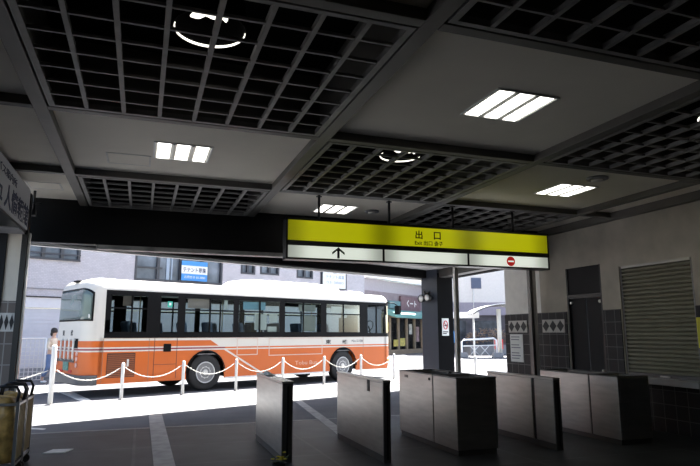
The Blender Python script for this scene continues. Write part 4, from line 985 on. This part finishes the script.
# flat white canopy on one post
r = empty('flat_canopy', (22.5, 37.2, 0), YA); tag(r, 'flat white canopy slab on a thin post left of the arched shelter', 'canopy')
MB().box(-2.2, 0.25, -0.8, 1.2, 2.65, 3.05).build('slab', M['white'], r); MB().tube([(0.0, 0, 0), (0.0, 0, 2.65)], 0.07, 10).build('canopy_post', M['white'], r); MB().tube([(-2.0, 0, 0), (-2.0, 0, 2.65)], 0.07, 10).build('canopy_post', M['white'], r)
# guard rail
r = empty('guard_rail', (20.93, 33.97, 0), YA); tag(r, 'white tubular guard rail with crossed bracing in front of the shelter', 'railing')
MB().tube([(-1.15, 0, 0.1), (-1.15, 0, 1.05), (-1.0, 0, 1.16), (0, 0, 1.2), (0.95, 0, 1.26), (1.12, 0, 1.14), (1.12, 0, 0.1)], 0.065, 10).build('hoop', M['white'], r)
MB().tube([(-1.15, 0, 0.75), (1.12, 0, 0.82)], 0.035, 8).build('mid_rail', M['white'], r)
for a, b_ in ((-0.65, 0.0), (0.0, -0.65), (0.05, 0.65), (0.65, 0.05)): MB().tube([(a, 0, 0.15), (b_, 0, 0.8)], 0.022, 6).build('brace', M['white'], r)
for x in (-1.1, 1.12): MB().box(x-0.28, x+0.28, -0.25, 0.25, 0, 0.34).build('concrete_foot', M['grey'], r, bevel=0.04)
# hedge and banners
hd = MB()
for k in range(420):
    p = Vector((random.uniform(-1.9, 1.9), random.uniform(-0.5, 0.5), random.uniform(0.2, 1.0))); p.z *= 0.8 + 0.5*math.cos(p.x*0.8)
    u = Vector((random.uniform(-1, 1), random.uniform(-1, 1), random.uniform(-1, 1))).normalized()*0.13; v = u.orthogonal().normalized()*0.07
    hd.quad([p-u, p+v, p+u, p-v])
hd = hd.build('hedge', mat('hedge_brown', (0.17, 0.12, 0.085), 0.8, var=0.4, scale=3), at=(24.9, 38.9, 0.66)); tag(hd, 'low brownish hedge behind the guard rail under the shelter', 'hedge')
hb = MB().box(-2.0, 2.0, -0.5, 0.5, 0, 0.7).build('planter_box', M['grey'], at=(24.9, 38.9, 0), bevel=0.03); tag(hb, 'long grey planter holding the brownish hedge', 'planter')
r = empty('banner_stand', (24.6, 37.3, 0), YA); tag(r, 'small red banner stand near the shelter post', 'banner stand')
MB().box(-0.32, 0.32, -0.02, 0.02, 0.45, 1.15).build('banner', M['red'], r); MB().tube([(-0.34, 0, 0), (-0.34, 0, 1.2)], 0.02, 8).build('pole', M['offwhite'], r); MB().box(-0.45, 0.2, -0.2, 0.2, 0, 0.05).build('base_plate', M['grey'], r)
r = empty('banner_stand', (21.6, 38.6, 0), YA); tag(r, 'small blue banner stand under the flat white canopy', 'banner stand')
MB().box(-0.30, 0.30, -0.02, 0.02, 0.9, 1.75).build('banner', M['blue'], r); MB().tube([(-0.32, 0, 0), (-0.32, 0, 1.8)], 0.02, 8).build('pole', M['offwhite'], r); MB().box(-0.4, 0.2, -0.2, 0.2, 0, 0.05).build('base_plate', M['grey'], r)

# ------------------------------------------------------------------ light
SUN_DIR = Vector((-0.507, -0.394, -1.0)).normalized()
sd = bpy.data.lights.new('sun', 'SUN'); sd.energy = 46; sd.angle = RA(0.55); sd.color = (1.0, 0.965, 0.90)
so = bpy.data.objects.new('sun', sd); COL.objects.link(so); so.rotation_euler = SUN_DIR.to_track_quat('-Z', 'Y').to_euler(); so.location = (20, 20, 30)
wd = bpy.data.worlds.new('sky'); scene.world = wd; wd.use_nodes = True
nt = wd.node_tree; bg = nt.nodes['Background']
sk = nt.nodes.new('ShaderNodeTexSky'); sk.sky_type = 'NISHITA'; sk.sun_disc = False; sk.sun_elevation = RA(57); sk.sun_rotation = RA(52); sk.air_density = 1.0; sk.dust_density = 2.0
nt.links.new(sk.outputs[0], bg.inputs[0]); bg.inputs[1].default_value = 0.42

# ------------------------------------------------------------------ camera
cd = bpy.data.cameras.new('camera'); cam = bpy.data.objects.new('camera', cd); COL.objects.link(cam)
F_PX = 586.0
cd.sensor_fit = 'HORIZONTAL'; cd.sensor_width = 36; cd.lens = 36*F_PX/700; cd.clip_end = 500
cam.location = (0, 0, 1.6)
cam.rotation_euler = (PI/2 + math.atan(100/F_PX), 0, -RA(19.4))
scene.camera = cam
scene.view_settings.view_transform = 'Standard'; scene.view_settings.look = 'None'; scene.view_settings.exposure = 0.0; scene.view_settings.gamma = 1
scene.view_settings.use_curve_mapping = False
